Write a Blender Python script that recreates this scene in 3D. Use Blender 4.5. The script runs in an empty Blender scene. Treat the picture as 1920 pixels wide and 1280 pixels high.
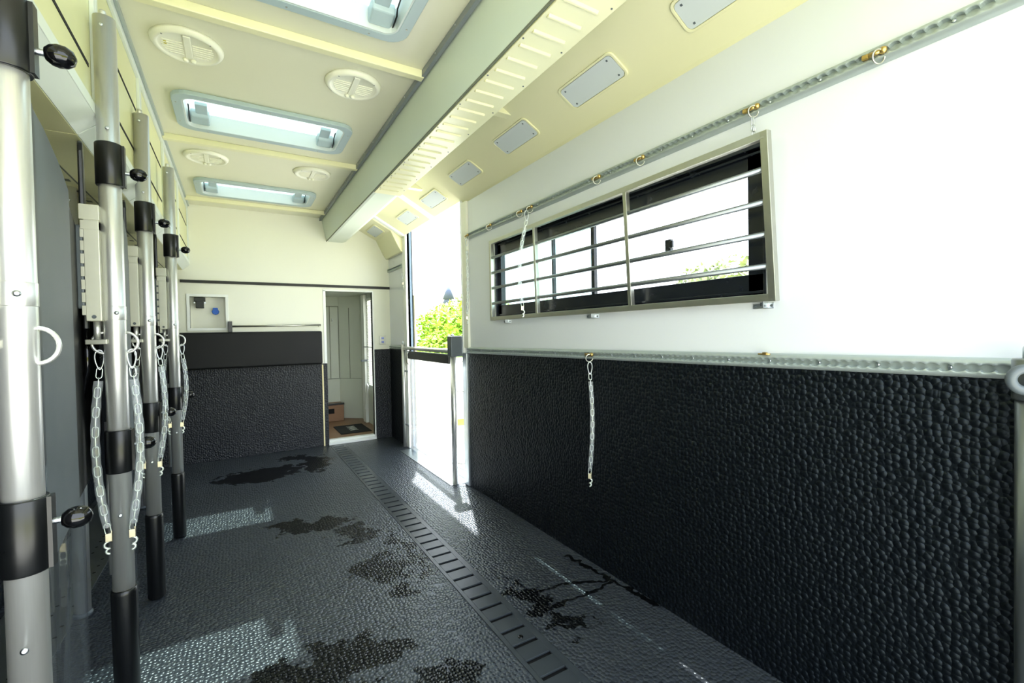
import bpy, bmesh, math, random
from mathutils import Vector, Matrix
random.seed(7)
S = bpy.context.scene
COL = S.collection
PI = math.pi

# ------------------------------------------------------------------ camera
cam_d = bpy.data.cameras.new('camera'); cam = bpy.data.objects.new('camera', cam_d); COL.objects.link(cam)
R = Matrix(((0.85453453, 0.02587043, -0.5187499), (-0.5190472, 0.00601213, -0.85472444), (-0.0189933, 0.99964723, 0.01856555))).transposed()
# rows of R.transposed() are the world axes seen from the camera; invert to get camera axes in the world
M3 = R.transposed()
cam.matrix_world = Matrix.Translation((0, 0, 1.2)) @ M3.to_4x4()
cam_d.sensor_width = 36; cam_d.lens = 853.0 / 1920 * 36; cam_d.clip_start = 0.02; cam_d.clip_end = 500
S.camera = cam

# ------------------------------------------------------------------ light and exposure
S.view_settings.view_transform = 'Standard'; S.view_settings.look = 'None'
S.view_settings.gamma = 1; S.view_settings.use_curve_mapping = False
S.view_settings.exposure = 1.06
W = bpy.data.worlds.new('sky'); S.world = W; W.use_nodes = True
wn = W.node_tree.nodes; wl = W.node_tree.links
bg = wn['Background']
tc = wn.new('ShaderNodeTexCoord'); sp = wn.new('ShaderNodeSeparateXYZ'); cr = wn.new('ShaderNodeValToRGB')
wl.new(tc.outputs['Generated'], sp.inputs[0]); wl.new(sp.outputs['Z'], cr.inputs[0]); wl.new(cr.outputs[0], bg.inputs[0])
cr.color_ramp.elements[0].color = (0.88, 0.94, 1.0, 1); cr.color_ramp.elements[0].position = 0.0
cr.color_ramp.elements[1].color = (0.72, 0.86, 1.0, 1); cr.color_ramp.elements[1].position = 0.9
bg.inputs[1].default_value = 2.6
sun_d = bpy.data.lights.new('sun', 'SUN'); sun = bpy.data.objects.new('sun', sun_d); COL.objects.link(sun)
sun_d.energy = 13.0; sun_d.angle = 0.012; sun_d.color = (1.0, 0.98, 0.94)
sun.rotation_euler = Vector((-0.168, -0.44, -1)).to_track_quat('-Z', 'Y').to_euler()

# ------------------------------------------------------------------ helpers
BASE = {}
class MB:
    def __init__(s): s.v = []; s.f = []; s.sm = []
    def add(s, vs, fs, smooth=False):
        n = len(s.v); s.v += [Vector(p) for p in vs]
        for f in fs: s.f.append(tuple(i + n for i in f)); s.sm.append(smooth)
        return s
    def box(s, x0, x1, y0, y1, z0, z1):
        x0, x1 = min(x0, x1), max(x0, x1); y0, y1 = min(y0, y1), max(y0, y1); z0, z1 = min(z0, z1), max(z0, z1)
        return s.add([(x0,y0,z0),(x1,y0,z0),(x1,y1,z0),(x0,y1,z0),(x0,y0,z1),(x1,y0,z1),(x1,y1,z1),(x0,y1,z1)],
              [(0,3,2,1),(4,5,6,7),(0,1,5,4),(1,2,6,5),(2,3,7,6),(3,0,4,7)])
    def obox(s, c, ax, ay, az, hx, hy, hz):
        c = Vector(c); ax = Vector(ax).normalized() * hx; ay = Vector(ay).normalized() * hy; az = Vector(az).normalized() * hz
        vs = [c - ax - ay - az, c + ax - ay - az, c + ax + ay - az, c - ax + ay - az, c - ax - ay + az, c + ax - ay + az, c + ax + ay + az, c - ax + ay + az]
        return s.add(vs, [(0,3,2,1),(4,5,6,7),(0,1,5,4),(1,2,6,5),(2,3,7,6),(3,0,4,7)])
    def tube(s, pts, r, n=12, closed=False, caps=True, rs=None, sx=1.0):
        pts = [Vector(p) for p in pts]; m = len(pts); base = len(s.v); up = None
        for i, p in enumerate(pts):
            if closed: t = pts[(i + 1) % m] - pts[i - 1]
            else: t = pts[min(i + 1, m - 1)] - pts[max(i - 1, 0)]
            t.normalize()
            if up is None:
                a = Vector((0, 0, 1)) if abs(t.z) < .9 else Vector((0, 1, 0))
                up = t.cross(a).normalized()
            up = (up - t * up.dot(t)).normalized(); w = t.cross(up)
            rr = rs[i] if rs else r
            for k in range(n):
                a = 2 * PI * k / n
                s.v.append(p + up * (math.cos(a) * rr * sx) + w * (math.sin(a) * rr))
        rng = m if closed else m - 1
        for i in range(rng):
            for k in range(n):
                a = base + i * n + k; b = base + i * n + (k + 1) % n
                c = base + ((i + 1) % m) * n + (k + 1) % n; d = base + ((i + 1) % m) * n + k
                s.f.append((a, b, c, d)); s.sm.append(True)
        if caps and not closed:
            s.f.append(tuple(base + k for k in range(n))[::-1]); s.sm.append(False)
            s.f.append(tuple(base + (m - 1) * n + k for k in range(n))); s.sm.append(False)
        return s
    def cyl(s, a, b, r, n=20): return s.tube([a, b], r, n)
    def lathe(s, prof, c, n=24, axis='z'):
        # prof: (radius, height)
        base = len(s.v); c = Vector(c)
        for (r, h) in prof:
            for k in range(n):
                a = 2 * PI * k / n; q = (r * math.cos(a), r * math.sin(a), h)
                if axis == 'x': q = (q[2], q[0], q[1])
                if axis == 'y': q = (q[0], q[2], q[1])
                s.v.append(c + Vector(q))
        for i in range(len(prof) - 1):
            for k in range(n):
                s.f.append((base + i*n + k, base + i*n + (k+1) % n, base + (i+1)*n + (k+1) % n, base + (i+1)*n + k)); s.sm.append(True)
        s.f.append(tuple(base + k for k in range(n))); s.sm.append(False)
        s.f.append(tuple(base + (len(prof)-1)*n + k for k in range(n))); s.sm.append(False)
        return s
    def prism(s, poly, a, b, smooth=False):
        # poly: list of 3D points (one face), extruded by vector b-a
        d = Vector(b) - Vector(a); n = len(poly); base = len(s.v)
        s.v += [Vector(p) for p in poly] + [Vector(p) + d for p in poly]
        s.f.append(tuple(base + i for i in range(n))[::-1]); s.sm.append(False)
        s.f.append(tuple(base + n + i for i in range(n))); s.sm.append(False)
        for i in range(n):
            j = (i + 1) % n; s.f.append((base + i, base + j, base + n + j, base + n + i)); s.sm.append(smooth)
        return s
    def ring_prism(s, outer, inner, d):
        # frame between two loops with equal counts, extruded by d
        n = len(outer); d = Vector(d); b = len(s.v)
        for L in (outer, inner): s.v += [Vector(p) for p in L]
        for L in (outer, inner): s.v += [Vector(p) + d for p in L]
        for i in range(n):
            j = (i + 1) % n
            for q in ((i, j, n + j, n + i), (2*n + i, 2*n + j, 3*n + j, 3*n + i), (i, j, 2*n + j, 2*n + i), (n + i, n + j, 3*n + j, 3*n + i)):
                s.f.append(tuple(b + t for t in q)); s.sm.append(False)
        return s
    def ring(s, c, nrm, R, r, n=28, m=10, a0=0, a1=2*PI, sy=1.0):
        c = Vector(c); nrm = Vector(nrm).normalized()
        u = nrm.cross(Vector((0, 0, 1)))
        if u.length < .1: u = Vector((1, 0, 0))
        u.normalize(); w = u.cross(nrm).normalized()
        full = abs(a1 - a0 - 2*PI) < 1e-6
        k = n if full else n + 1
        pts = [c + u * math.cos(a0 + (a1-a0)*i/n) * R + w * math.sin(a0 + (a1-a0)*i/n) * R * sy for i in range(k)]
        return s.tube(pts, r, m, closed=full)

def pieces(name, mb, mat, parent, **k):
    '''each loose piece of mb becomes a part of its own'''
    n = len(mb.v); par = list(range(n))
    def find(a):
        while par[a] != a: par[a] = par[par[a]]; a = par[a]
        return a
    for f in mb.f:
        r = find(f[0])
        for q in f[1:]: par[find(q)] = r
    groups = {}
    for i, f in enumerate(mb.f): groups.setdefault(find(f[0]), []).append(i)
    out = []
    for g in groups.values():
        ids = sorted({v for i in g for v in mb.f[i]}); mp = {v: j for j, v in enumerate(ids)}
        m = MB(); m.v = [mb.v[v] for v in ids]; m.f = [tuple(mp[v] for v in mb.f[i]) for i in g]; m.sm = [mb.sm[i] for i in g]
        out.append(mesh_obj(name, m, mat, parent, **k))
    return out
def mesh_obj(name, mb, mat, parent=None, base=(0, 0, 0), bevel=0, seg=2):
    o0 = Vector(base)
    if parent is not None: o0 = BASE[parent.name].copy()
    me = bpy.data.meshes.new(name)
    me.from_pydata([v - o0 for v in mb.v], [], mb.f)
    me.polygons.foreach_set('use_smooth', mb.sm)
    bm = bmesh.new(); bm.from_mesh(me); bmesh.ops.recalc_face_normals(bm, faces=bm.faces); bm.to_mesh(me); bm.free()
    me.update()
    if mat: me.materials.append(mat)
    o = bpy.data.objects.new(name, me); COL.objects.link(o)
    if parent is not None: o.parent = parent
    else: o.location = o0
    BASE[o.name] = o0
    if bevel:
        m = o.modifiers.new('edge', 'BEVEL'); m.width = bevel; m.segments = seg; m.limit_method = 'ANGLE'; m.angle_limit = 0.7
        m.harden_normals = False
    return o
def thing(name, loc, label, cat, group=None):
    o = bpy.data.objects.new(name, None); COL.objects.link(o); o.location = loc
    o.empty_display_size = .05
    BASE[o.name] = Vector(loc)
    return tag(o, label, cat, group)
def tag(o, label, cat, group=None, kind=None):
    o['label'] = label; o['category'] = cat
    if group: o['group'] = group
    if kind: o['kind'] = kind
    return o
def struct(name, mb, mat, **k):
    o = mesh_obj(name, mb, mat, **k); o['kind'] = 'structure'; return o
def dup(root, loc, label, group=None):
    def cp(o, par):
        c = o.copy(); COL.objects.link(c)
        if par is not None: c.parent = par
        for ch in list(o.children): cp(ch, c)
        return c
    r = cp(root, None); r.location = loc; r['label'] = label
    if group: r['group'] = group
    return r

# ------------------------------------------------------------------ materials
def srgb(c): return tuple(((x / 12.92) if x <= .04045 else ((x + .055) / 1.055) ** 2.4) for x in c)
def mat(name, col, rough=.5, metal=0.0, spec=.5, lin=False, **k):
    m = bpy.data.materials.new(name); m.use_nodes = True; b = m.node_tree.nodes['Principled BSDF']
    c = col if lin else srgb(col)
    b.inputs['Base Color'].default_value = (*c, 1); b.inputs['Roughness'].default_value = rough
    b.inputs['Metallic'].default_value = metal; b.inputs['Specular IOR Level'].default_value = spec
    for kk, v in k.items(): b.inputs[kk.replace('_', ' ')].default_value = v
    return m
def nd(m, t, **k):
    n = m.node_tree.nodes.new(t)
    for a, v in k.items(): setattr(n, a, v)
    return n
def lk(m, a, b): m.node_tree.links.new(a, b)
def bsdf(m): return m.node_tree.nodes['Principled BSDF']
def add_noise(m, scale=8, amt=.08, rough_amt=.1, bump=0.0, bscale=None, stretch=None):
    b = bsdf(m); t = nd(m, 'ShaderNodeTexCoord'); mp = nd(m, 'ShaderNodeMapping'); n = nd(m, 'ShaderNodeTexNoise')
    n.inputs['Scale'].default_value = scale; n.inputs['Detail'].default_value = 4
    if stretch: mp.inputs['Scale'].default_value = stretch
    lk(m, t.outputs['Object'], mp.inputs[0]); lk(m, mp.outputs[0], n.inputs['Vector'])
    c = b.inputs['Base Color'].default_value[:]
    mx = nd(m, 'ShaderNodeMix', data_type='RGBA'); mx.inputs[6].default_value = tuple(x * (1 - amt) for x in c[:3]) + (1,)
    mx.inputs[7].default_value = tuple(min(1, x * (1 + amt)) for x in c[:3]) + (1,)
    lk(m, n.outputs[0], mx.inputs[0]); lk(m, mx.outputs[2], b.inputs['Base Color'])
    r = b.inputs['Roughness'].default_value
    mr = nd(m, 'ShaderNodeMapRange'); mr.inputs[3].default_value = max(0.02, r - rough_amt); mr.inputs[4].default_value = min(1, r + rough_amt)
    lk(m, n.outputs[0], mr.inputs[0]); lk(m, mr.outputs[0], b.inputs['Roughness'])
    if bump:
        n2 = nd(m, 'ShaderNodeTexNoise'); n2.inputs['Scale'].default_value = bscale or scale; n2.inputs['Detail'].default_value = 5
        lk(m, t.outputs['Object'], n2.inputs['Vector'])
        bp = nd(m, 'ShaderNodeBump'); bp.inputs['Strength'].default_value = bump; bp.inputs['Distance'].default_value = .002
        lk(m, n2.outputs[0], bp.inputs['Height']); lk(m, bp.outputs[0], b.inputs['Normal'])
    return m
def domes(m, scale, dist, strength=1.0, flat='xy'):
    """hammered rubber: one rounded bump per cell"""
    t = nd(m, 'ShaderNodeTexCoord'); mp = nd(m, 'ShaderNodeMapping')
    sc = {'xy': (1, 1, 0), 'yz': (0, 1, 1), 'xz': (1, 0, 1)}[flat]; mp.inputs['Scale'].default_value = sc
    v = nd(m, 'ShaderNodeTexVoronoi'); v.inputs['Scale'].default_value = scale; v.inputs['Randomness'].default_value = .62
    lk(m, t.outputs['Object'], mp.inputs[0]); lk(m, mp.outputs[0], v.inputs['Vector'])
    mu = nd(m, 'ShaderNodeMath', operation='MULTIPLY'); mu.inputs[1].default_value = 1.42; lk(m, v.outputs['Distance'], mu.inputs[0])
    ma = nd(m, 'ShaderNodeMath', operation='POWER'); ma.inputs[1].default_value = 2.0; lk(m, mu.outputs[0], ma.inputs[0])
    mi = nd(m, 'ShaderNodeMath', operation='SUBTRACT'); mi.inputs[0].default_value = 1; mi.use_clamp = True; lk(m, ma.outputs[0], mi.inputs[1])
    bp = nd(m, 'ShaderNodeBump'); bp.inputs['Distance'].default_value = dist; bp.inputs['Strength'].default_value = strength
    lk(m, mi.outputs[0], bp.inputs['Height']); lk(m, bp.outputs[0], bsdf(m).inputs['Normal'])
    return t, mi, bp

M_cream = add_noise(mat('cream_panel', (.87, .865, .755), .32), 3, .03, .06)
M_slope = add_noise(mat('cream_moulding', (.885, .875, .715), .30), 3, .03, .06)
M_beam = add_noise(mat('grey_green_panel', (.80, .84, .78), .35), 3, .03, .06)
M_wall = add_noise(mat('white_panel', (.86, .875, .895), .22), 2, .015, .05)
M_farwall = add_noise(mat('far_panel', (.90, .90, .835), .30), 2, .02, .05)
M_white = mat('white_plastic', (.93, .94, .92), .35)
M_ventw = add_noise(mat('vent_plastic', (.91, .91, .83), .4), 20, .03, .05)
M_hatch = add_noise(mat('hatch_plastic', (.66, .73, .74), .4), 12, .03, .05)
M_hatchw = add_noise(mat('hatch_lining', (.78, .81, .80), .4), 12, .02, .05)
M_grey = mat('lens_grey', (.79, .82, .82), .35)
M_alu = add_noise(mat('aluminium', (.74, .77, .78), .34, 1.0), 30, .05, .08)
M_rail = add_noise(mat('anodised_rail', (.68, .72, .715), .36, .45), 30, .04, .06)
M_bar = add_noise(mat('bar_steel', (.52, .54, .55), .34, .9), 40, .05, .06)
M_hook = add_noise(mat('hook_metal', (.72, .69, .60), .3, 1.0), 50, .1, .08)
M_steel = add_noise(mat('stainless_steel', (.86, .86, .85), .34, .78), 60, .06, .07, stretch=(6, 6, .25))
M_steelb = add_noise(mat('brushed_steel', (.74, .74, .70), .36, 1.0), 40, .06, .08)
M_zinc = mat('zinc_plated', (.80, .82, .84), .3, 1.0)
M_chain = mat('chain_steel', (.92, .95, .92), .35, .75)
M_gold = add_noise(mat('yellow_zinc', (.80, .68, .42), .32, 1.0), 50, .25, .1)
M_blackp = add_noise(mat('black_plastic', (.045, .05, .055), .30), 30, .1, .06)
M_blackg = mat('black_gloss', (.03, .03, .035), .07)
M_vinyl = add_noise(mat('slate_vinyl', (.27, .305, .335), .42), 6, .06, .06, bump=.5, bscale=500)
M_vinylb = add_noise(mat('black_vinyl', (.045, .05, .056), .5, spec=.3), 6, .06, .06, bump=.4, bscale=500)
M_trimblk = mat('black_trim', (.10, .10, .09), .5)
M_winblk = add_noise(mat('window_black', (.07, .09, .12), .25), 20, .1, .08)
M_dark = mat('dark_void', (.03, .03, .035), .9)
M_grn_in = add_noise(mat('cabinet_sage', (.80, .82, .77), .45), 5, .03, .05)
M_line = mat('seam_grey', (.42, .44, .38), .7)
M_brownf = add_noise(mat('wood_floor', (.52, .40, .30), .45), 9, .15, .08, stretch=(1, 8, 1))
M_brown = add_noise(mat('wood_step', (.55, .41, .30), .5), 9, .12, .08, stretch=(1, 1, 8))
M_blue = mat('blue_cap', (.03, .36, .75), .4)
M_lockgrey = add_noise(mat('lock_casting', (.80, .80, .74), .38, .35), 25, .05, .08)
M_plate = mat('grey_plate', (.33, .36, .38), .4)
M_locker = add_noise(mat('locker_face', (.86, .855, .66), .28), 3, .03, .0)
M_lockrim = add_noise(mat('locker_rim', (.86, .89, .87), .34), 3, .02, .0)
M_yel = mat('cream_seal', (.93, .88, .68), .5)
M_concrete = add_noise(mat('yard_concrete', (.80, .79, .76), .8), 1.2, .08, .05)
M_grass = add_noise(mat('grass', (.56, .56, .22), .9), 6, .35, .05)
M_leaf = add_noise(mat('leaf_green', (.60, .74, .20), .6), 2.2, .55, .05)
M_leafd = add_noise(mat('leaf_hazy', (.66, .70, .55), .8), 3, .3, .05)  # pale tone puts distance haze and overexposure into the leaf colour
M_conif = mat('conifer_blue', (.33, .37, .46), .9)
M_bark = mat('bark', (.25, .18, .12), .9)
M_black_socket = mat('socket_black', (.15, .16, .15), .45)

def glass(name, tint, alpha_gloss=.08, rough=.02, haze=0.0, hazecol=(1, 1, 1)):
    m = bpy.data.materials.new(name); m.use_nodes = True; nt = m.node_tree; nt.nodes.clear()
    out = nt.nodes.new('ShaderNodeOutputMaterial'); tr = nt.nodes.new('ShaderNodeBsdfTransparent'); tr.inputs[0].default_value = (*tint, 1)
    gl = nt.nodes.new('ShaderNodeBsdfGlossy'); gl.inputs['Roughness'].default_value = rough
    mx = nt.nodes.new('ShaderNodeMixShader'); lw = nt.nodes.new('ShaderNodeLayerWeight'); lw.inputs[0].default_value = .5; pw = nt.nodes.new('ShaderNodeMath'); pw.operation = 'POWER'; pw.inputs[1].default_value = 4.0
    fr = nt.nodes.new('ShaderNodeMath'); fr.operation = 'MULTIPLY_ADD'; fr.inputs[1].default_value = .55; fr.inputs[2].default_value = .04
    nt.links.new(lw.outputs['Facing'], pw.inputs[0]); nt.links.new(pw.outputs[0], fr.inputs[0])
    last = tr.outputs[0]
    if haze:
        df = nt.nodes.new('ShaderNodeBsdfTranslucent'); df.inputs[0].default_value = (*hazecol, 1)
        d2 = nt.nodes.new('ShaderNodeBsdfDiffuse'); d2.inputs[0].default_value = (*hazecol, 1)
        ad = nt.nodes.new('ShaderNodeMixShader'); ad.inputs[0].default_value = .5
        nt.links.new(df.outputs[0], ad.inputs[1]); nt.links.new(d2.outputs[0], ad.inputs[2])
        m2 = nt.nodes.new('ShaderNodeMixShader'); m2.inputs[0].default_value = haze
        nt.links.new(tr.outputs[0], m2.inputs[1]); nt.links.new(ad.outputs[0], m2.inputs[2]); last = m2.outputs[0]
    nt.links.new(fr.outputs[0], mx.inputs[0]); nt.links.new(last, mx.inputs[1]); nt.links.new(gl.outputs[0], mx.inputs[2])
    nt.links.new(mx.outputs[0], out.inputs[0]); return m
G_win = glass('window_glass', (.97, .98, .98))
G_sky = glass('hatch_acrylic', (.48, .54, .52), haze=.20, hazecol=(.85, .9, .9))
G_gate = glass('gate_acrylic', (.97, .98, .99), haze=.20)
G_curt = glass('clear_vinyl', (.72, .76, .80), rough=.08, haze=.16, hazecol=(.6, .66, .72))
G_sleeve = glass('sleeve_vinyl', (.97, .98, .99), rough=.1, haze=.26, hazecol=(.86, .9, .95))

# floor rubber with wet stains
def floor_mat():
    m = mat('rubber_floor', (.235, .245, .26), .42, spec=.55)
    t, h, bp = domes(m, 64, .0040, .8, 'xy')
    nt = m.node_tree; b = bsdf(m); b.inputs['Specular Tint'].default_value = (.84, .92, 1, 1)
    nz = nd(m, 'ShaderNodeTexNoise'); nz.inputs['Scale'].default_value = 7; nz.inputs['Detail'].default_value = 8; nz.inputs['Roughness'].default_value = .68
    lk(m, t.outputs['Object'], nz.inputs['Vector'])
    sub = nd(m, 'ShaderNodeVectorMath', operation='SUBTRACT'); sub.inputs[1].default_value = (.5, .5, .5); lk(m, nz.outputs['Color'], sub.inputs[0])
    scl = nd(m, 'ShaderNodeVectorMath', operation='SCALE'); scl.inputs['Scale'].default_value = .55; lk(m, sub.outputs[0], scl.inputs[0])
    add = nd(m, 'ShaderNodeVectorMath', operation='ADD'); lk(m, t.outputs['Object'], add.inputs[0]); lk(m, scl.outputs[0], add.inputs[1])
    blobs = [(.30, 1.72, .26, .14), (.12, 1.80, .12, .05), (.60, 2.36, .13, .13), (.66, 2.10, .07, .08), (.42, 3.12, .20, .10), (.60, 2.86, .10, .14), (.25, 3.22, .1, .05), (.15, 4.55, .32, .22),
             (.45, 5.0, .12, .12), (.62, 4.7, .12, .3), (1.11, 1.74, .06, .15), (1.12, 1.50, .05, .06), (.62, 1.45, .1, .12), (.80, 2.45, .04, .3), (1.16, 1.45, .09, .012)]
    last = None
    for (x, y, rx, ry) in blobs:
        s1 = nd(m, 'ShaderNodeVectorMath', operation='SUBTRACT'); s1.inputs[1].default_value = (x, y, 0); lk(m, add.outputs[0], s1.inputs[0])
        s2 = nd(m, 'ShaderNodeVectorMath', operation='MULTIPLY'); s2.inputs[1].default_value = (1 / rx, 1 / ry, 0); lk(m, s1.outputs[0], s2.inputs[0])
        ln = nd(m, 'ShaderNodeVectorMath', operation='LENGTH'); lk(m, s2.outputs[0], ln.inputs[0])
        if last is None: last = ln.outputs['Value']
        else:
            mn = nd(m, 'ShaderNodeMath', operation='MINIMUM'); lk(m, last, mn.inputs[0]); lk(m, ln.outputs['Value'], mn.inputs[1]); last = mn.outputs[0]
    # trickles: distance to segments
    segs = [((1.12, 1.74), (1.30, 1.72)), ((1.30, 1.72), (1.52, 1.62)), ((1.10, 1.60), (1.30, 1.60)), ((1.30, 1.60), (1.52, 1.60)), ((1.49, 1.92), (1.52, 1.62)), ((1.52, 1.62), (1.55, 1.36)), ((1.05, 1.50), (1.19, 1.44))]
    nz2 = nd(m, 'ShaderNodeTexNoise'); nz2.inputs['Scale'].default_value = 18; nz2.inputs['Detail'].default_value = 3; lk(m, t.outputs['Object'], nz2.inputs['Vector'])
    sb = nd(m, 'ShaderNodeVectorMath', operation='SUBTRACT'); sb.inputs[1].default_value = (.5, .5, .5); lk(m, nz2.outputs['Color'], sb.inputs[0])
    sc2 = nd(m, 'ShaderNodeVectorMath', operation='SCALE'); sc2.inputs['Scale'].default_value = .09; lk(m, sb.outputs[0], sc2.inputs[0])
    ad2 = nd(m, 'ShaderNodeVectorMath', operation='ADD'); lk(m, t.outputs['Object'], ad2.inputs[0]); lk(m, sc2.outputs[0], ad2.inputs[1])
    fl = nd(m, 'ShaderNodeVectorMath', operation='MULTIPLY'); fl.inputs[1].default_value = (1, 1, 0); lk(m, ad2.outputs[0], fl.inputs[0])
    for (a, c) in segs:
        d = Vector((c[0] - a[0], c[1] - a[1], 0)); L2 = d.length_squared
        pa = nd(m, 'ShaderNodeVectorMath', operation='SUBTRACT'); pa.inputs[1].default_value = (*a, 0); lk(m, fl.outputs[0], pa.inputs[0])
        dt = nd(m, 'ShaderNodeVectorMath', operation='DOT_PRODUCT'); dt.inputs[1].default_value = tuple(d / L2); lk(m, pa.outputs[0], dt.inputs[0])
        cl = nd(m, 'ShaderNodeClamp'); lk(m, dt.outputs['Value'], cl.inputs[0])
        pr = nd(m, 'ShaderNodeVectorMath', operation='SCALE'); pr.inputs[0].default_value = tuple(d); lk(m, cl.outputs[0], pr.inputs['Scale'])
        df = nd(m, 'ShaderNodeVectorMath', operation='SUBTRACT'); lk(m, pa.outputs[0], df.inputs[0]); lk(m, pr.outputs[0], df.inputs[1])
        ln = nd(m, 'ShaderNodeVectorMath', operation='LENGTH'); lk(m, df.outputs[0], ln.inputs[0])
        ml = nd(m, 'ShaderNodeMath', operation='MULTIPLY'); ml.inputs[1].default_value = 1 / .011; lk(m, ln.outputs['Value'], ml.inputs[0])
        mn = nd(m, 'ShaderNodeMath', operation='MINIMUM'); lk(m, last, mn.inputs[0]); lk(m, ml.outputs[0], mn.inputs[1]); last = mn.outputs[0]
    mr = nd(m, 'ShaderNodeMapRange'); mr.inputs[1].default_value = .92; mr.inputs[2].default_value = 1.08; mr.inputs[3].default_value = 1; mr.inputs[4].default_value = 0
    lk(m, last, mr.inputs[0]); wet = mr.outputs[0]
    # dust variation
    n3 = nd(m, 'ShaderNodeTexNoise'); n3.inputs['Scale'].default_value = 2.1; n3.inputs['Detail'].default_value = 6; lk(m, t.outputs['Object'], n3.inputs['Vector'])
    mx = nd(m, 'ShaderNodeMix', data_type='RGBA'); mx.inputs[6].default_value = (*srgb((.145, .16, .18)), 1); mx.inputs[7].default_value = (*srgb((.25, .27, .295)), 1)
    lk(m, n3.outputs[0], mx.inputs[0])
    mw = nd(m, 'ShaderNodeMix', data_type='RGBA'); mw.inputs[7].default_value = (*srgb((.03, .035, .04)), 1)
    lk(m, mx.outputs[2], mw.inputs[6]); lk(m, wet, mw.inputs[0]); lk(m, mw.outputs[2], b.inputs['Base Color'])
    rr = nd(m, 'ShaderNodeMapRange'); rr.inputs[3].default_value = .30; rr.inputs[4].default_value = .19; lk(m, wet, rr.inputs[0]); lk(m, rr.outputs[0], b.inputs['Roughness'])
    sr = nd(m, 'ShaderNodeMapRange'); sr.inputs[3].default_value = .58; sr.inputs[4].default_value = .22; lk(m, wet, sr.inputs[0]); lk(m, sr.outputs[0], b.inputs['Specular IOR Level'])
    return m
M_floor = floor_mat()
M_dado = mat('hammered_rubber_wall', (.028, .042, .056), .42, spec=.28); domes(M_dado, 58, .0052, .9, 'yz'); bsdf(M_dado).inputs['Specular Tint'].default_value = (.72, .86, 1, 1)
M_dadof = mat('hammered_rubber_end', (.09, .105, .125), .40, spec=.4); domes(M_dadof, 64, .004, .8, 'xz')
M_drain = add_noise(mat('drain_rubber', (.20, .22, .24), .33), 14, .25, .12)

# ------------------------------------------------------------------ room shell
XR = 1.566; XO = 1.62; XL = -.95; YF = 5.35; YR = -.22; CEIL = 2.495
D0, D1 = 3.30, 4.68           # groom doorway along the side wall
W0, W1, WZ0, WZ1 = .885, 2.785, 1.305, 1.84   # window hole

YB_ = -.12
mb = MB().box(XL - .1, .855, YB_, YF + .1, -.06, 0).box(1.012, XO, YB_, YF + .1, -.06, 0).box(.855, 1.012, YB_, YF + .1, -.06, -.022)
struct('floor', mb, M_floor)
# wall beside the aisle, white lining with window hole and doorway
mb = MB()
mb.box(XR, XO, YR, W0, 0, 2.56); mb.box(XR, XO, W1, D0, 0, 2.56); mb.box(XR, XO, W0, W1, 0, WZ0); mb.box(XR, XO, W0, W1, WZ1, 2.56)
mb.box(XR, XO, D1, YF + .1, 0, 2.56); mb.box(XR, XR + .012, D0, D1, 2.30, 2.56)
struct('wall_right', mb, M_wall)
mb = MB()
mb.box(XL - .06, XL, YR, YF + .1, 0, 2.56)
struct('wall_left', mb, M_vinylb)
# far wall with doorway
FD0, FD1, FDZ = .856, 1.358, 1.70
TB = (-.37, -.08, 1.305, 1.61)
mb = MB()
y0, y1 = YF, YF + .05
mb.box(XL, TB[0], y0, y1, 0, 2.56); mb.box(TB[1], FD0, y0, y1, 0, 2.56); mb.box(TB[0], TB[1], y0, y1, 0, TB[2]); mb.box(TB[0], TB[1], y0, y1, TB[3], 2.56)
mb.box(FD0, FD1, y0, y1, FDZ, 2.56); mb.box(FD1, XO, y0, y1, 0, 2.56)
struct('wall_front', mb, M_farwall)
# ceiling with three hatch holes
HX0, HX1 = -.215, .615
HY = [(1.535, 1.935), (2.945, 3.345), (4.44, 4.85)]
mb = MB(); t0, t1 = CEIL, CEIL + .06
mb.box(XL, HX0, YR, YF, t0, t1); mb.box(HX1, XO, YR, YF, t0, t1)
yy = YR
for (a, b) in HY: mb.box(HX0, HX1, yy, a, t0, t1); yy = b
mb.box(HX0, HX1, yy, YF, t0, t1)
struct('ceiling', mb, M_cream)
# ceiling ribs
for i, y in enumerate((.70, 2.165, 3.59, 5.05)):
    mb = MB().prism([(-.36, y - .026, CEIL), (-.36, y + .026, CEIL), (-.36, y + .020, CEIL - .034), (-.36, y - .020, CEIL - .034)], (0, 0, 0), (1.185, 0, 0))
    r = struct('trim_%d' % (i + 1), mb, M_slope, bevel=.003)
    mb = MB().prism([(1.09, y - .026 - .03, CEIL - .12), (1.09, y + .026 - .03, CEIL - .12), (1.09, y + .026 - .03, CEIL), (1.09, y - .026 - .03, CEIL)], (0, 0, 0), (.24, 0, 0))
    if i != 0 and i < 3: struct('trim_%d' % (i + 11), mb, M_slope, bevel=.003)
# grey edge strip along beam with rivets
mb = MB().box(.812, .83, YR, YF, CEIL - .03, CEIL - .001)
struct('trim_5', mb, mat('grey_edge', (.50, .53, .54), .4))
mb = MB(); y = .2
while y < 5.2:
    mb.lathe([(.004, 0), (.003, -.002)], (.806 + .004, y, CEIL - .015), 8, 'x'); y += .22
struct('trim_6', mb, M_zinc)
# long roof beam
mb = MB()
mb.prism([(.828, YR, CEIL + .02), (.878, YR, 2.252), (.905, YR, 2.244), (1.05, YR, 2.244), (1.088, YR, 2.262), (1.10, YR, CEIL + .02)], (0, 0, 0), (0, YF - YR, 0))
struct('trim_7', mb, M_beam, bevel=.004)
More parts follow.
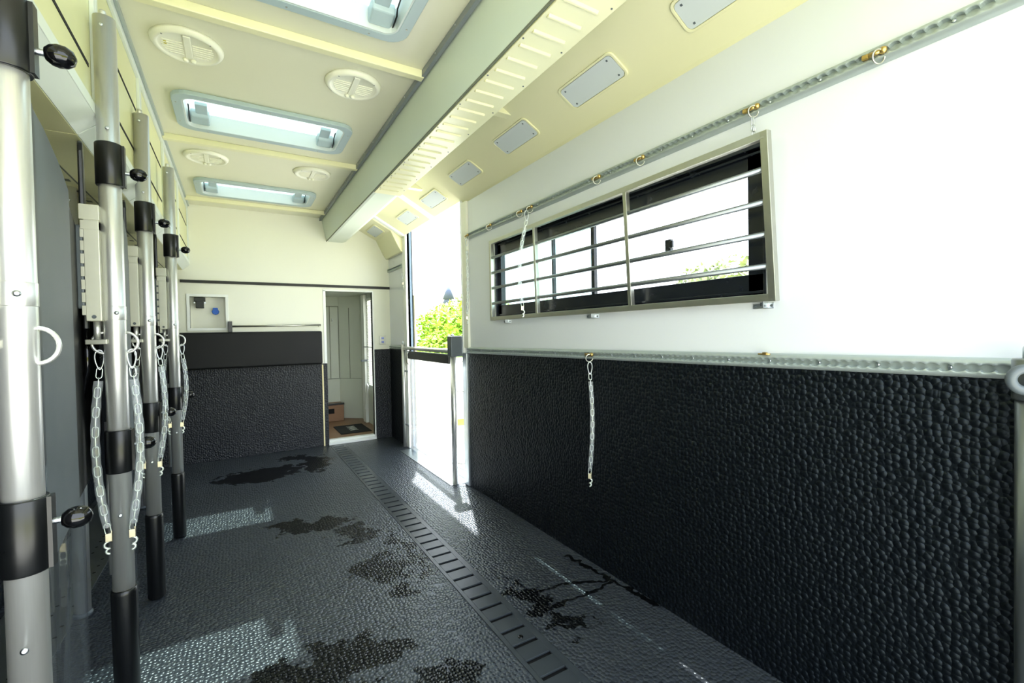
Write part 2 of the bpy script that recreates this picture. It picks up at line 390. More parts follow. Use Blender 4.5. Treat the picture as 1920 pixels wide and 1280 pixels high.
# ribbed soffit cover under the beam, with cast ridges
mb = MB().box(.886, 1.078, .2, 3.35, 2.238, 2.246)
y = .25
while y < 3.3:
    mb.prism([(.90, y - .011, 2.239), (.90, y - .004, 2.231), (.90, y + .004, 2.231), (.90, y + .011, 2.239)], (0, 0, 0), (.135, 0, 0)); y += .088
struct('trim_8', mb, M_slope, bevel=.0015)
mb = MB(); y = .3
while y < 3.3:
    for x in (.893, 1.062): mb.lathe([(.0035, 0), (.0035, -.002)], (x, y, 2.238), 8)
    y += .264
struct('trim_9', mb, M_plate)
mb = MB().box(.8785, .884, YR, YF, 2.243, 2.252); struct('trim_10', mb, M_line)
# sloping moulding between ceiling and side wall
def slope_block(name, y0, y1, off=0.0, zb=2.225):
    # off pushes it towards the wall
    p = [(1.088 + off, CEIL + .005), (1.10 + off, 2.487), (1.525 + off, 2.252), (1.552, zb + .012), (XR + .002, zb), (XR + .002, CEIL + .005)]
    mb = MB().prism([(a, y0, z) for a, z in p], (0, 0, 0), (0, y1 - y0, 0))
    return struct(name, mb, M_slope, bevel=.006)
slope_block('trim_14', YR, 3.27)
slope_block('trim_15', 3.27, 4.70, .03, 2.285)
p = [(1.10, CEIL + .005), (1.10, 2.47), (1.42, 2.30), (1.50, 2.14), (1.53, 2.09), (XR + .002, 2.09), (XR + .002, CEIL + .005)]
mb = MB().prism([(a, 4.76, z) for a, z in p], (0, 0, 0), (0, YF - 4.76, 0)); struct('trim_16', mb, M_slope, bevel=.008)
for i, y in enumerate((3.885, 4.72)):
    mb = MB().prism([(1.10, y - .03, 2.498), (1.10, y - .03, 2.482), (1.53, y - .03, 2.243), (1.56, y - .03, 2.24), (1.56, y - .03, 2.498)], (0, 0, 0), (0, .06, 0)); struct('trim_%d' % (17 + i), mb, M_white, bevel=.004)
# far wall trims
mb = MB().box(-.44, XR, YF - .012, YF, 1.742, 1.770); struct('trim_20', mb, M_trimblk)
mb = MB().box(.798, .812, YF - .022, YF - .004, 0, .895); struct('trim_21', mb, M_yel)
mb = MB().box(XL, .855, YF - .016, YF, 0, .905); mb.box(FD1 + .006, XR - .012, YF - .016, YF, 0, 1.04)
struct('wall_front_lining', mb, M_dadof, bevel=.003); bpy.data.objects['wall_front_lining'].name = 'baseboard_front'
# black rubber dado on the side wall, two sheets with a seam
PX = XR - .012
mb = MB().box(PX, XR + .001, YR, 1.729, 0, 1.068); mb.box(PX, XR + .001, 1.733, 3.225, 0, 1.062)
struct('baseboard_right', mb, M_dado, bevel=.001)
mb = MB().box(PX, XR + .001, 4.80, YF - .014, 0, 1.05); struct('baseboard_end', mb, M_dado).name = 'baseboard_right_end'
mb = MB().box(XL - .001, XL + .012, YR, YF - .014, 0, 1.1); struct('baseboard_left', mb, M_dado)
# corner angle of the side wall before the doorway
mb = MB().box(1.538, XR + .004, 3.224, 3.30, 0, 1.05); struct('trim_22', mb, M_alu, bevel=.003)
mb = MB().box(1.545, XR, 3.20, 3.30, 1.09, 2.23); struct('trim_23', mb, M_farwall, bevel=.004)
# door frame and far jamb
mb = MB().box(1.545, XO + .02, D1, D1 + .10, 0, 2.30); mb.box(1.54, XO + .02, D0 - .02, D0, 0, 2.28)
struct('door_1', mb, M_white, bevel=.004)
f = bpy.data.objects['door_1']
mb = MB().box(1.585, 1.605, D1 - .016, D1, 0, 2.29); mb.box(1.567, 1.577, D0, D1, 2.288, 2.30)
mesh_obj('door_seal', mb, mat('seal_blue_grey', (.42, .50, .58), .5), f)
mb = MB().box(1.622, 1.638, D1 - .03, D1 - .002, .05, 1.62); mesh_obj('door_edge', mb, M_yel, f)
mb = MB().box(1.425, XO + .04, D0 + .02, D1 - .04, .0, .004); mb.box(1.585, 1.64, D0, D1, .003, .016)
struct('threshold', mb, M_alu, bevel=.001).name = 'trim_24'
mb = MB().box(XO, XO + .22, D0 - .05, D1 + .05, -.10, -.06)
for k in range(3): mb.box(XO + .03 + k * .06, XO + .05 + k * .06, D0 - .04, D1 + .04, -.06, -.052)
struct('trim_25', mb, M_alu)

# ------------------------------------------------------------------ floor drain strip
mb = MB(); zt = .0015
ys = [1.938 + k * .0933 for k in range(-30, 37)]
mb.box(.857, .875, YR, YF - .04, -.006, zt); mb.box(.982, 1.010, YR, YF - .04, -.006, zt)
prev = YR
for y in ys:
    if y < YR + .03 or y > YF - .06: continue
    mb.box(.875, .982, prev, y - .010, -.006, zt); prev = y + .010
mb.box(.875, .982, prev, YF - .04, -.006, zt)
dr = tag(mesh_obj('floor_drain_cover', mb, M_drain, base=(.93, 2.0, 0), bevel=.0008, seg=1), 'long slotted black rubber drain cover running down the floor to the far doorway', 'drain cover')
mb = MB().box(.858, 1.009, YR, YF - .045, -.021, -.012); mesh_obj('drain_channel', mb, M_dark, dr)
mb = MB().lathe([(.011, .0015), (.011, .003), (.009, .004), (.004, .0045)], (.93, 1.51, 0), 16); mesh_obj('fixing_bolt', mb, M_blackg, dr)
# perforated plate at the left
mb = MB(); px0, px1 = -.90, -.625
tag(mesh_obj('floor_plate', MB().box(px0, px1, 1.4, 5.30, 0, .006), M_alu, base=(-.76, 3, 0)), 'light perforated metal strip on the floor behind the stall posts', 'plate')
fp = bpy.data.objects['floor_plate']
mb = MB()
y = 1.5
while y < 5.2:
    for x in (-.655, -.72): mb.lathe([(.0075, .0062), (.0075, .0066)], (x, y + (0 if x > -.7 else .04), 0), 10)
    y += .085
mb.v = [v - BASE[fp.name] for v in mb.v]
me = fp.data; nb = len(me.vertices); vv = [v.co.copy() for v in me.vertices] + mb.v; ff = [tuple(p.vertices) for p in me.polygons] + [tuple(i + nb for i in f) for f in mb.f]; k0 = len(me.polygons)
me.clear_geometry(); me.from_pydata(vv, [], ff); me.materials.append(M_dark)
for p in me.polygons: p.material_index = 1 if p.index >= k0 else 0
me.update()

# ------------------------------------------------------------------ living area beyond the far doorway
mb = MB().box(.3, 2.1, YF + .05, 7.3, -.05, .04); struct('floor_cabin', mb, M_brownf)
mb = MB().box(.3, 2.1, YF + .05, 7.3, 1.76, 1.80); struct('ceiling_cabin', mb, M_grn_in)
mb = MB().box(.26, .3, YF + .05, 7.3, -.05, 1.8); mb.box(.3, 2.1, 7.3, 7.34, -.05, 1.8); struct('wall_cabin_left', mb, M_grn_in)
mb = MB().prism([(.3, 6.85, .04), (1.25, 6.80, .04), (1.50, 6.56, .04), (1.50, 7.2, .04), (.3, 7.2, .04)], (0, 0, 0), (0, 0, 1.72)); struct('wall_cabin', mb, M_grn_in)
mb = MB()
mb.box(1.02, 1.27, 6.785, 6.79 + .02, .60, .606)
for x in (1.13, 1.245):
    mb.box(x, x + .005, 6.79, 6.82, .61, 1.62)
mb.box(1.0, 1.25, 6.79, 6.82, 1.62, 1.626)
n = Vector((-.24, -.25, 0)).normalized()
mb.obox((1.375, 6.68, .605), (.25, -.24, 0), n, (0, 0, 1), .17, .004, .003); mb.obox((1.37, 6.685, 1.1), (.25, -.24, 0), n, (0, 0, 1), .003, .004, .5)
struct('trim_26', mb, M_line)
# window side wall of cabin with blind
mb = MB().box(1.50, 1.56, 5.42, 7.2, .04, .55); mb.box(1.50, 1.56, 5.42, 5.55, .55, 1.76); mb.box(1.50, 1.56, 6.15, 7.2, .55, 1.76); mb.box(1.50, 1.56, 5.55, 6.15, 1.68, 1.76)
struct('wall_cabin_side', mb, M_grn_in)
bl = thing('window_blind', (1.485, 5.85, .56), 'white slatted blind at the window inside the cabin doorway', 'blind')
mb = MB(); z = .58
while z < 1.66:
    mb.obox((1.487, 5.85, z), (0, 1, 0), (1, 0, .7), (-.7, 0, 1), .29, .010, .0007); z += .0225
mesh_obj('slat_stack', mb, M_white, bl)
mesh_obj('head_rail', MB().box(1.47, 1.50, 5.56, 6.14, 1.66, 1.685), M_white, bl)
mb = MB().box(1.46, 1.4995, 6.20, 6.34, .04, 1.75); struct('trim_27', mb, M_white, bevel=.003)
t = tag(mesh_obj('towel_rail', MB().tube([(1.499, 5.53, 1.055), (1.44, 5.54, 1.055), (1.44, 6.16, 1.055), (1.499, 6.17, 1.055)], .006, 10), M_zinc, base=(1.44, 5.9, 1.05)), 'thin metal rail across the blind inside the cabin', 'rail')
ft = thing('folding_table', (1.47, 5.95, .5), 'folded white table flap leaning below the cabin blind', 'table')
mesh_obj('table_flap', MB().obox((1.42, 5.98, .42), (1, 0, 0), (0, 1, .55), (0, -.55, 1), .008, .03, .18), M_white, ft)
mesh_obj('table_bracket', MB().box(1.41, 1.4995, 6.15, 6.195, .86, .885), M_plate, ft)
# step box
sb_ = thing('cabin_step', (1.14, 6.66, .04), 'brown wooden step box with black nosing in the cabin', 'step')
mesh_obj('step_body', MB().box(.70, 1.25, 6.56, 6.79, .041, .275), M_brown, sb_, bevel=.004)
mesh_obj('step_nosing', MB().box(.70, 1.255, 6.548, 6.60, .262, .285), M_blackp, sb_, bevel=.003)
mesh_obj('step_grille', MB().box(1.02, 1.125, 6.553, 6.562, .15, .215), M_dark, sb_)
# mat with logo letters
mt = thing('door_mat', (1.2, 5.9, .04), 'black door mat with pale letters on the cabin floor', 'mat')
mesh_obj('mat_body', MB().box(1.035, 1.39, 5.62, 6.15, .0405, .048), mat('mat_black', (.05, .055, .06), .95), mt, bevel=.003)
fc = bpy.data.curves.new('mat_lettering', 'FONT'); fc.body = 'MAN'; fc.size = .13; fc.extrude = .0008; fc.align_x = 'CENTER'; fc.align_y = 'CENTER'; fc.offset = .004
tmp = bpy.data.objects.new('tmp_text', fc); COL.objects.link(tmp)
dg = bpy.context.evaluated_depsgraph_get(); me = bpy.data.meshes.new_from_object(tmp.evaluated_get(dg))
bpy.data.objects.remove(tmp)
me.materials.append(mat('mat_letters', (.62, .63, .60), .9))
o = bpy.data.objects.new('mat_lettering', me); COL.objects.link(o); o.parent = mt; o.location = (.01, .0, .0095); o.rotation_euler = (0, 0, -PI / 2)
# coat hooks
for i, (x, lab) in enumerate(((1.075, 'small metal coat hook on the cabin cupboard, beside the doorway edge'), (1.165, 'small metal coat hook on the cabin cupboard, next to the tall seam'))):
    mb = MB().box(x - .006, x + .006, 6.78, 6.80, 1.41, 1.45).tube([(x, 6.785, 1.42), (x, 6.765, 1.415), (x, 6.762, 1.435)], .004, 8)
    tag(mesh_obj('coat_hook', mb, M_zinc, base=(x, 6.79, 1.43)), lab, 'hook', 'coat hooks in the cabin')
# sill
mb = MB().box(FD0 - .005, FD1 + .012, YF - .03, YF + .055, 0, .03); mb.box(FD0, FD1, YF + .0, YF + .07, .03, .052); struct('trim_28', mb, M_white, bevel=.003)
mb = MB().box(FD0 - .028, FD0, YF - .006, YF + .06, .905, FDZ + .01); mb.box(FD1, FD1 + .012, YF - .018, YF + .06, .03, FDZ + .01); mb.box(FD0 - .028, FD1 + .012, YF - .006, YF + .06, FDZ, FDZ + .02)
struct('door_2', mb, M_white, bevel=.002)

# ------------------------------------------------------------------ far wall fittings
pad = thing('wall_pad', (.18, YF, .9), 'long black padded cushion panel across the far wall', 'wall pad')
mesh_obj('pad_cushion', MB().box(-.86, .80, YF - .085, YF - .016, .905, 1.262), M_vinylb, pad, bevel=.02, seg=4)
mesh_obj('pad_piping', MB().tube([(-.85, YF - .078, 1.253), (.787, YF - .078, 1.253), (.793, YF - .078, 1.24), (.793, YF - .078, .93), (.787, YF - .078, .918), (-.85, YF - .078, .918)], .004, 8), M_blackp, pad)
rail = thing('bar_holder', (.38, YF - .03, 1.317), 'thin steel bar held on the far wall above the black cushion', 'rail')
mesh_obj('bar', MB().cyl((-.03, YF - .03, 1.319), (.797, YF - .03, 1.327), .009, 12), M_steelb, rail)
mesh_obj('holder_block', MB().box(-.062, -.026, YF - .07, YF - .001, 1.262, 1.368), M_blackp, rail, bevel=.003)
mesh_obj('end_bracket', MB().box(.775, .797, YF - .028, YF - .001, 1.31, 1.335), M_steelb, rail, bevel=.002)
tb = thing('wall_recess_box', (-.225, YF, 1.46), 'white recessed service box in the far wall, holding the connectors', 'box')
mb = MB()
x0, x1, z0, z1 = TB; fr = .026
mb.box(x0 - fr, x1 + fr, YF - .008, YF, z1, z1 + fr); mb.box(x0 - fr, x1 + fr, YF - .008, YF, z0 - fr, z0); mb.box(x0 - fr, x0, YF - .008, YF, z0, z1); mb.box(x1, x1 + fr, YF - .008, YF, z0, z1)
mesh_obj('box_frame', mb, M_white, tb, bevel=.002)
mb = MB(); e = .004
mb.box(x0, x1, YF + .07, YF + .075, z0, z1); mb.box(x0 - e, x0, YF, YF + .07, z0, z1); mb.box(x1, x1 + e, YF, YF + .07, z0, z1); mb.box(x0, x1, YF, YF + .07, z0 - e, z0); mb.box(x0, x1, YF, YF + .07, z1, z1 + e)
mesh_obj('box_liner', mb, M_farwall, tb)
mb = MB().box(-.335, -.245, YF + .01, YF + .07, 1.565, 1.605).box(-.322, -.258, YF + .005, YF + .07, 1.50, 1.57)
sk = mesh_obj('power_socket', mb, M_black_socket, base=(-.29, YF + .03, 1.55), bevel=.004); tag(sk, 'black hanging socket inside the white recessed box', 'socket')
pieces('socket_clip', MB().box(-.338, -.326, YF + .006, YF + .03, 1.545, 1.56).box(-.254, -.242, YF + .006, YF + .03, 1.545, 1.56), M_zinc, sk)
mb = MB().lathe([(.030, .0), (.032, -.02), (.028, -.03)], (-.165, YF + .07, 1.468), 8, 'y'); mb.box(-.185, -.145, YF + .03, YF + .065, 1.492, 1.506)
tag(mesh_obj('water_inlet_cap', mb, M_blue, base=(-.165, YF + .06, 1.468)), 'round blue cap inside the white recessed box', 'cap')
sw = thing('light_switch', (1.47, YF - .005, 1.146), 'double light switch with bluish buttons beside the cabin doorway', 'switch')
mesh_obj('switch_plate', MB().box(1.434, 1.507, YF - .009, YF - .0005, 1.098, 1.195), M_steelb, sw, bevel=.002)
for z in (1.124, 1.168): mesh_obj('switch_button', MB().box(1.456, 1.486, YF - .013, YF - .009, z - .012, z + .012), mat('button_blue', (.55, .60, .85), .4), sw, bevel=.002)

# ------------------------------------------------------------------ overhead lockers
FX = -.362
LK = [.31, 1.145, 1.975, 2.805, 3.64, 4.47, YF]
ll = ['first overhead locker, above the nearest stall post', 'overhead locker bay above and behind the first stall post', 'overhead locker bay behind the second stall post', 'overhead locker bay behind the third stall post', 'overhead locker bay behind the fourth stall post', 'last overhead locker bay, against the far wall']
for i in range(6):
    a, b = LK[i] + .002, LK[i + 1] - .002
    L = thing('overhead_locker', (-.5, (a + b) / 2, 1.9), 'cream ' + ll[i], 'locker', 'overhead lockers in a row along the ceiling')
    mb = MB().prism([(FX - .012, a, CEIL - .002), (FX - .012, a, 1.91), (-.42, a, 1.862), (XL, a, 1.862), (XL, a, CEIL - .002)], (0, 0, 0), (0, b - a, 0))
    mesh_obj('locker_body', mb, M_locker, L)
    mb = MB(); m_ = .055
    # face frame
    mb.box(FX - .012, FX, a, a + m_ * .45, 1.91, CEIL - .002); mb.box(FX - .012, FX, b - m_ * .45, b, 1.91, CEIL - .002)
    i0, i1 = a + m_ * .45, b - m_ * .45
    mb.box(FX - .012, FX, i0, i1, CEIL - .05, CEIL - .002); mb.box(FX - .012, FX + .003, i0, i1, 1.912, 1.948)
    mb.prism([(FX + .003, a, 1.914), (-.417, a, 1.862), (-.421, a, 1.866), (FX - .006, a, 1.925)], (0, 0, 0), (0, b - a, 0))
    mesh_obj('locker_frame', mb, M_lockrim, L, bevel=.0015)
    for z in (2.066, 2.278):
        mb = MB().box(FX - .013, FX - .0105, a + .055, b - .055, z - .006, z + .006); mesh_obj('vent_slot', mb, M_dark, L)
struct('trim_31', MB().box(FX + .001, FX + .012, YR, YF, CEIL - .02, CEIL - .0005), M_rail)
# locker underside joint with screws
mb = MB().box(-.552, -.546, YR, YF, 1.8600, 1.8625); y = 1.0
while y < 5.3: mb.box(-.585, -.565, y, y + .03, 1.8605, 1.8625); y += .17
struct('trim_29', mb, M_line)

# ------------------------------------------------------------------ roof hatches
def rrect(x0, x1, y0, y1, r, z, n=6):
    pts = []
    for cx, cy, a0 in ((x1 - r, y1 - r, 0), (x0 + r, y1 - r, PI/2), (x0 + r, y0 + r, PI), (x1 - r, y0 + r, 1.5*PI)):
        for k in range(n + 1):
            a = a0 + PI/2 * k / n; pts.append((cx + r*math.cos(a), cy + r*math.sin(a), z))
    return pts
def make_hatch(yc, label):
    x0, x1, y0, y1 = -.262, .662, yc - .242, yc + .242
    H = thing('roof_hatch', (.2, yc, CEIL), label, 'skylight', 'skylight hatches in the ceiling')
    fr = .047
    out = rrect(x0, x1, y0, y1, .085, CEIL - .024); inn = rrect(x0 + fr, x1 - fr, y0 + fr, y1 - fr, .055, CEIL - .024)
    mesh_obj('hatch_frame', MB().ring_prism(out, inn, (0, 0, .024)), M_hatch, H, bevel=.004)
    o2 = rrect(x0 + fr - .001, x1 - fr + .001, y0 + fr - .001, y1 - fr + .001, .055, CEIL - .022); i2 = rrect(x0 + fr + .006, x1 - fr - .006, y0 + fr + .006, y1 - fr - .006, .05, CEIL - .022)
    mesh_obj('hatch_well', MB().ring_prism(o2, i2, (0, 0, .090)), M_hatchw, H)
    mesh_obj('hatch_pane', MB().prism(rrect(x0 + fr - .02, x1 - fr + .02, y0 + fr - .02, y1 - fr + .02, .05, 2.562), (0, 0, 0), (0, 0, .006)), G_sky, H)
    for s in (0, 1):
        cx = x0 + .115 if s == 0 else x1 - .115; sg = 1 if s == 0 else -1
        yb = y1 - fr - .006
        mb = MB().prism([(cx - .047, yb, CEIL - .004), (cx - .047, yb - .075, CEIL + .012), (cx - .047, yb - .085, CEIL + .035), (cx - .047, yb - .075, CEIL + .06), (cx - .047, yb, CEIL + .06)], (0, 0, 0), (.094, 0, 0))
        k = mesh_obj('latch', mb, M_hatch, H, bevel=.008, seg=3)
        mesh_obj('latch_arm', MB().obox((cx + sg * .01, yb - .105, CEIL + .042), (1, 0, 0), (0, 1, -.12), (0, .12, 1), .03, .07, .010), M_hatch, k, bevel=.004)
        mesh_obj('latch_seal', MB().tube([(cx - sg * .052, yb - .004, CEIL - .004), (cx - sg * .052, yb - .075, CEIL + .012), (cx - sg * .052, yb - .085, CEIL + .035), (cx - sg * .052, yb - .14, CEIL + .050)], .0035, 6), M_blackp, k)
    mb = MB()
    for x in (x0 + .02, x1 - .02):
        for y in (y0 + .12, y1 - .12): mb.lathe([(.004, 0), (.003, -.002)], (x, y, CEIL - .024), 8)
    for x in (x0 + .15, .2, x1 - .15):
        for y in (y0 + .02, y1 - .02): mb.lathe([(.004, 0), (.003, -.002)], (x, y, CEIL - .024), 8)
    pieces('frame_screw', mb, M_steelb, H)
    return H
H0 = make_hatch(1.735, 'large grey-framed skylight nearest the camera, cut by the picture top')
dup(H0, (.2, 3.145, CEIL), 'middle grey-framed skylight between the two wide ceiling ribs')
dup(H0, (.2, 4.645, CEIL), 'smallest-looking grey-framed skylight, closest to the far wall')

# ------------------------------------------------------------------ round vents
def make_vent(x, y, label):
    V = thing('ceiling_vent', (x, y, CEIL), label, 'vent', 'round ceiling vents')
    r = .136
    mesh_obj('vent_dish', MB().lathe([(r, 0), (r * .985, -.010), (r * .93, -.020), (r * .86, -.024), (r * .80, -.019), (r * .78, -.016), (.002, -.016)], (x, y, CEIL), 48), M_ventw, V)
    mb = MB()
    for k in range(6):
        yy = y - .03 + .018 * k; hw = math.sqrt(max(.0, .095 ** 2 - (yy - y) ** 2))
        for s in (-1, 1):
            a, b = sorted((x + s * .018, x + s * hw))
            mb.box(a, b, yy - .0035, yy + .0035, CEIL - .0195, CEIL - .016)
    mesh_obj('vent_louvres', mb, M_ventw, V)
    mesh_obj('vent_bridge', MB().box(x - .014, x + .014, y - .095, y + .10, CEIL - .021, CEIL - .014), M_ventw, V, bevel=.003)
    pieces('vent_knob', MB().lathe([(.012, 0), (.010, -.010), (.004, -.014)], (x - .014, y + .088, CEIL - .02), 14).lathe([(.012, 0), (.010, -.010), (.004, -.014)], (x + .014, y + .088, CEIL - .02), 14), M_ventw, V)
    pieces('vent_screw', MB().lathe([(.004, 0), (.003, -.002)], (x - .085, y - .08, CEIL - .022), 8).lathe([(.004, 0), (.003, -.002)], (x + .085, y - .08, CEIL - .022), 8), M_plate, V)
    return V
V0 = make_vent(-.147, 2.46, 'large-looking round cream ceiling vent with a yellow mark, near the second stall post top')
mesh_obj('vent_stain', MB().box(-.232, -.222, 2.44, 2.47, CEIL - .0185, CEIL - .0158), mat('vent_stain', (.75, .70, .15), .6), V0)
base_children = [c for c in V0.children if not c.name.startswith('vent_stain')]
def dup_vent(x, y, label):
    r = V0.copy(); COL.objects.link(r); r.location = (x, y, CEIL); r['label'] = label
    for c in base_children: k = c.copy(); COL.objects.link(k); k.parent = r
dup_vent(.55, 2.43, 'round slatted cream ceiling vent between the near rib and the middle skylight, beam side')
dup_vent(-.145, 3.90, 'flat-looking round cream vent behind the middle skylight, locker side')
dup_vent(.55, 3.90, 'faint round cream vent in front of the far skylight, beam side')

# ------------------------------------------------------------------ light panels on the slope
nrm = Vector((-.235, 0, -.425)).normalized(); along = Vector((.425, 0, -.235)).normalized()
def make_lamp(y, cx, cz, label):
    c = Vector((cx, y, cz)); L = thing('slope_light', c, label, 'light panel', 'flat grey light panels on the sloping moulding')
    def loop(hy, hw, r, off, n=5):
        pts = []
        for sx, sy, a0 in ((1, 1, 0), (-1, 1, PI/2), (-1, -1, PI), (1, -1, 1.5*PI)):
            for k in range(n + 1):
                a = a0 + PI/2*k/n
                pts.append(c + Vector((0, 1, 0)) * (sx * (hy - r) + r * math.cos(a)) + along * (sy * (hw - r) + r * math.sin(a)) + nrm * off)
        return pts
    mesh_obj('light_lens', MB().prism(loop(.168, .056, .02, .001), (0, 0, 0), nrm * .005), M_grey, L)
    mesh_obj('light_bezel', MB().ring_prism(loop(.182, .068, .028, -.001), loop(.170, .058, .02, -.001), nrm * .008), M_slope, L, bevel=.002)
    mb = MB()
    for sy in (-.14, .14):
        for sw in (-.04, .04):
            p = c + Vector((0, sy, 0)) + along * sw + nrm * .006; mb.obox(p, (0, 1, 0), along, nrm, .004, .004, .0012)
    pieces('light_screw', mb, M_plate, L)
    return L
# surface line: (1.10,2.487)-(1.525,2.252)
cx, cz = 1.400, 2.487 - (.300) * .553
L0 = make_lamp(.92, cx, cz, 'grey light panel on the slope, cut off by the picture top')
for y, off, lab in ((1.575, 0, 'largest fully visible grey light panel, above the window end of the tie rail'), (2.23, 0, 'second fully visible grey light panel, after the largest one'), (2.90, 0, 'grey light panel on the last part of the slope before the doorway'),
                 (3.57, .03, 'grey light panel over the near half of the outside doorway'), (4.24, .03, 'pale light panel over the far half of the outside doorway')):
    dup(L0, (cx + off, y, cz), lab)
q = dup(L0, (1.335, 5.05, 2.343), 'shaded light panel past the doorway, next to the far wall')

# ------------------------------------------------------------------ scalloped tie rails
def tie_rail(name, y0, y1, zc, hh, label, zslope=0.0, xw=XR, dep=.024):
    pitch = .0254; n = int((y1 - y0) / (pitch / 6)); base = None
    mb = MB(); prof_n = 10
    for i in range(n + 1):
        y = y0 + (y1 - y0) * i / n; ph = (y / pitch) % 1.0
        w = .0046 + .0052 * math.sqrt(max(0, 1 - (2 * abs(ph - .5) / .85) ** 2)) if abs(ph - .5) < .425 else .0046
        z = zc + zslope * (y - y0)
        pr = [(0, -hh), (-dep * .55, -hh * .92), (-dep * .95, -hh * .62), (-dep, -w - .001), (-dep + .015, -w + .001), (-dep + .015, w - .001), (-dep, w + .001), (-dep * .95, hh * .62), (-dep * .55, hh * .92), (0, hh)]
        for u, v in pr: mb.v.append(Vector((xw + u, y, z + v)))
    for i in range(n):
        for k in range(prof_n - 1):
            a = i * prof_n + k; mb.f.append((a, a + prof_n, a + prof_n + 1, a + 1)); mb.sm.append(k in (0, 1, 2, 6, 7, 8))
    mb.f.append(tuple(range(prof_n))); mb.sm.append(False); mb.f.append(tuple(n * prof_n + k for k in range(prof_n))[::-1]); mb.sm.append(False)
    T = thing(name, (xw, (y0 + y1) / 2, zc), label, 'rail')
    mesh_obj('rail_track', mb, M_rail, T)
    mb = MB(); y = y0 + .11
    while y < y1 - .05:
        z = zc + zslope * (y - y0)
        mb.lathe([(.0048, 0), (.0048, -.0015), (.002, -.0025)], (xw - dep + .009, y, z), 10, 'x'); y += .1524
    pieces('rail_screw', mb, M_zinc, T)
    return T
tie_rail('tie_rail', .14, 3.19, 1.957, .026, 'long aluminium tie rail with scalloped groove above the window')
tie_rail('dado_rail', .30, 3.225, 1.093, .0255, 'aluminium rail with scalloped groove topping the black side panel', zslope=-.0075)
tie_rail('tie_rail', 4.86, YF - .01, 1.955, .022, 'short piece of tie rail between doorway and far wall')
tie_rail('dado_rail', 4.80, YF - .02, 1.06, .022, 'short piece of dado rail on the far side of the outside doorway')
mb = MB().box(PX, XR + .001, YR, .30, 1.066, 1.112); struct('trim_30', mb, M_alu)

def make_anchor(y, z, label):
    x = XR - .024
    A_ = thing('tie_ring', (x, y, z), label, 'tie ring', 'brass coloured tie ring fittings on the rails')
    mb = MB().tube([(x - .004, y - .002, z), (x - .007, y + .028, z - .001)], .0065, 12)
    mb.lathe([(.009, .004), (.0105, 0), (.009, -.006), (.004, -.010)], (x - .002, y - .004, z), 14, 'x')
    mesh_obj('ring_stud', mb, M_gold, A_)
    mesh_obj('stud_lock', MB().box(x - .010, x + .003, y + .028, y + .044, z - .007, z + .006), M_gold, A_, bevel=.002)
    mesh_obj('steel_ring', MB().ring((x - .013, y + .002, z - .017), (.45, 1, .15), .0185, .0024, 32, 8), M_steelb, A_)
    return A_
A0 = make_anchor(.548, 1.957, 'tie ring fitting on the upper rail nearest the camera')
for y, lab in ((.902, 'tie ring fitting holding the snap link above the window grille corner'), (1.41, 'tie ring fitting on the upper rail above the near grille divider'), (1.69, 'tie ring fitting on the upper rail left of the one above the near divider'),
              (2.284, 'tie ring fitting on the upper rail holding the chain over the window'), (2.40, 'tie ring fitting just beside the one holding the window chain'), (2.80, 'tie ring fitting above the far end of the window grille'), (3.165, 'tie ring fitting at the end of the upper rail by the doorway')):
    dup(A0, (XR - .024, y, 1.957), lab)
dup(A0, (XR - .024, 1.765, 1.083), 'tie ring fitting on the dado rail above the black panel seam')
tag(mesh_obj('rail_stud', MB().tube([(XR - .026, .86, 1.112), (XR - .028, .90, 1.112)], .003, 8).box(XR - .031, XR - .02, .872, .884, 1.109, 1.118), M_gold, base=(XR - .03, .88, 1.11)), 'small brass stud lying on the dado rail below the window corner', 'stud')

# ------------------------------------------------------------------ chains
def chain_mesh(pts, ln=.022, w=.0075, r=.0018, view=Vector((.5, .85, 0)), phase=0):
    pts = [Vector(p) for p in pts]; L = [0]
    for a, b in zip(pts, pts[1:]): L.append(L[-1] + (b - a).length)
    tot = L[-1]; n = max(2, int(tot / ln)); mb = MB()
    def at(s):
        s = min(max(s, 0), tot - 1e-6); i = max(k for k in range(len(L)) if L[k] <= s); i = min(i, len(pts) - 2)
        u = (s - L[i]) / (L[i + 1] - L[i]); return pts[i].lerp(pts[i + 1], u), (pts[i + 1] - pts[i]).normalized()
    for k in range(n):
        c, t = at((k + .5) * tot / n)
        side = t.cross(view).normalized(); oth = side.cross(t).normalized()
        sd = side if (k + phase) % 2 == 0 else oth
        hl = tot / n * .5 + r * 1.1; q = []
        for s, a0 in ((1, 0), (-1, PI)):
            for j in range(7):
                a = a0 + PI * j / 6
                q.append(c + sd * (math.cos(a) * w) + t * (s * (hl - w) + math.sin(a) * w))
        mb.tube(q, r, 6, closed=True)
    return mb
def bez(a, b, bow, n=14):
    a, b, bow = Vector(a), Vector(b), Vector(bow)
    return [a.lerp(b, i / n) + bow * math.sin(PI * i / n) for i in range(n + 1)]
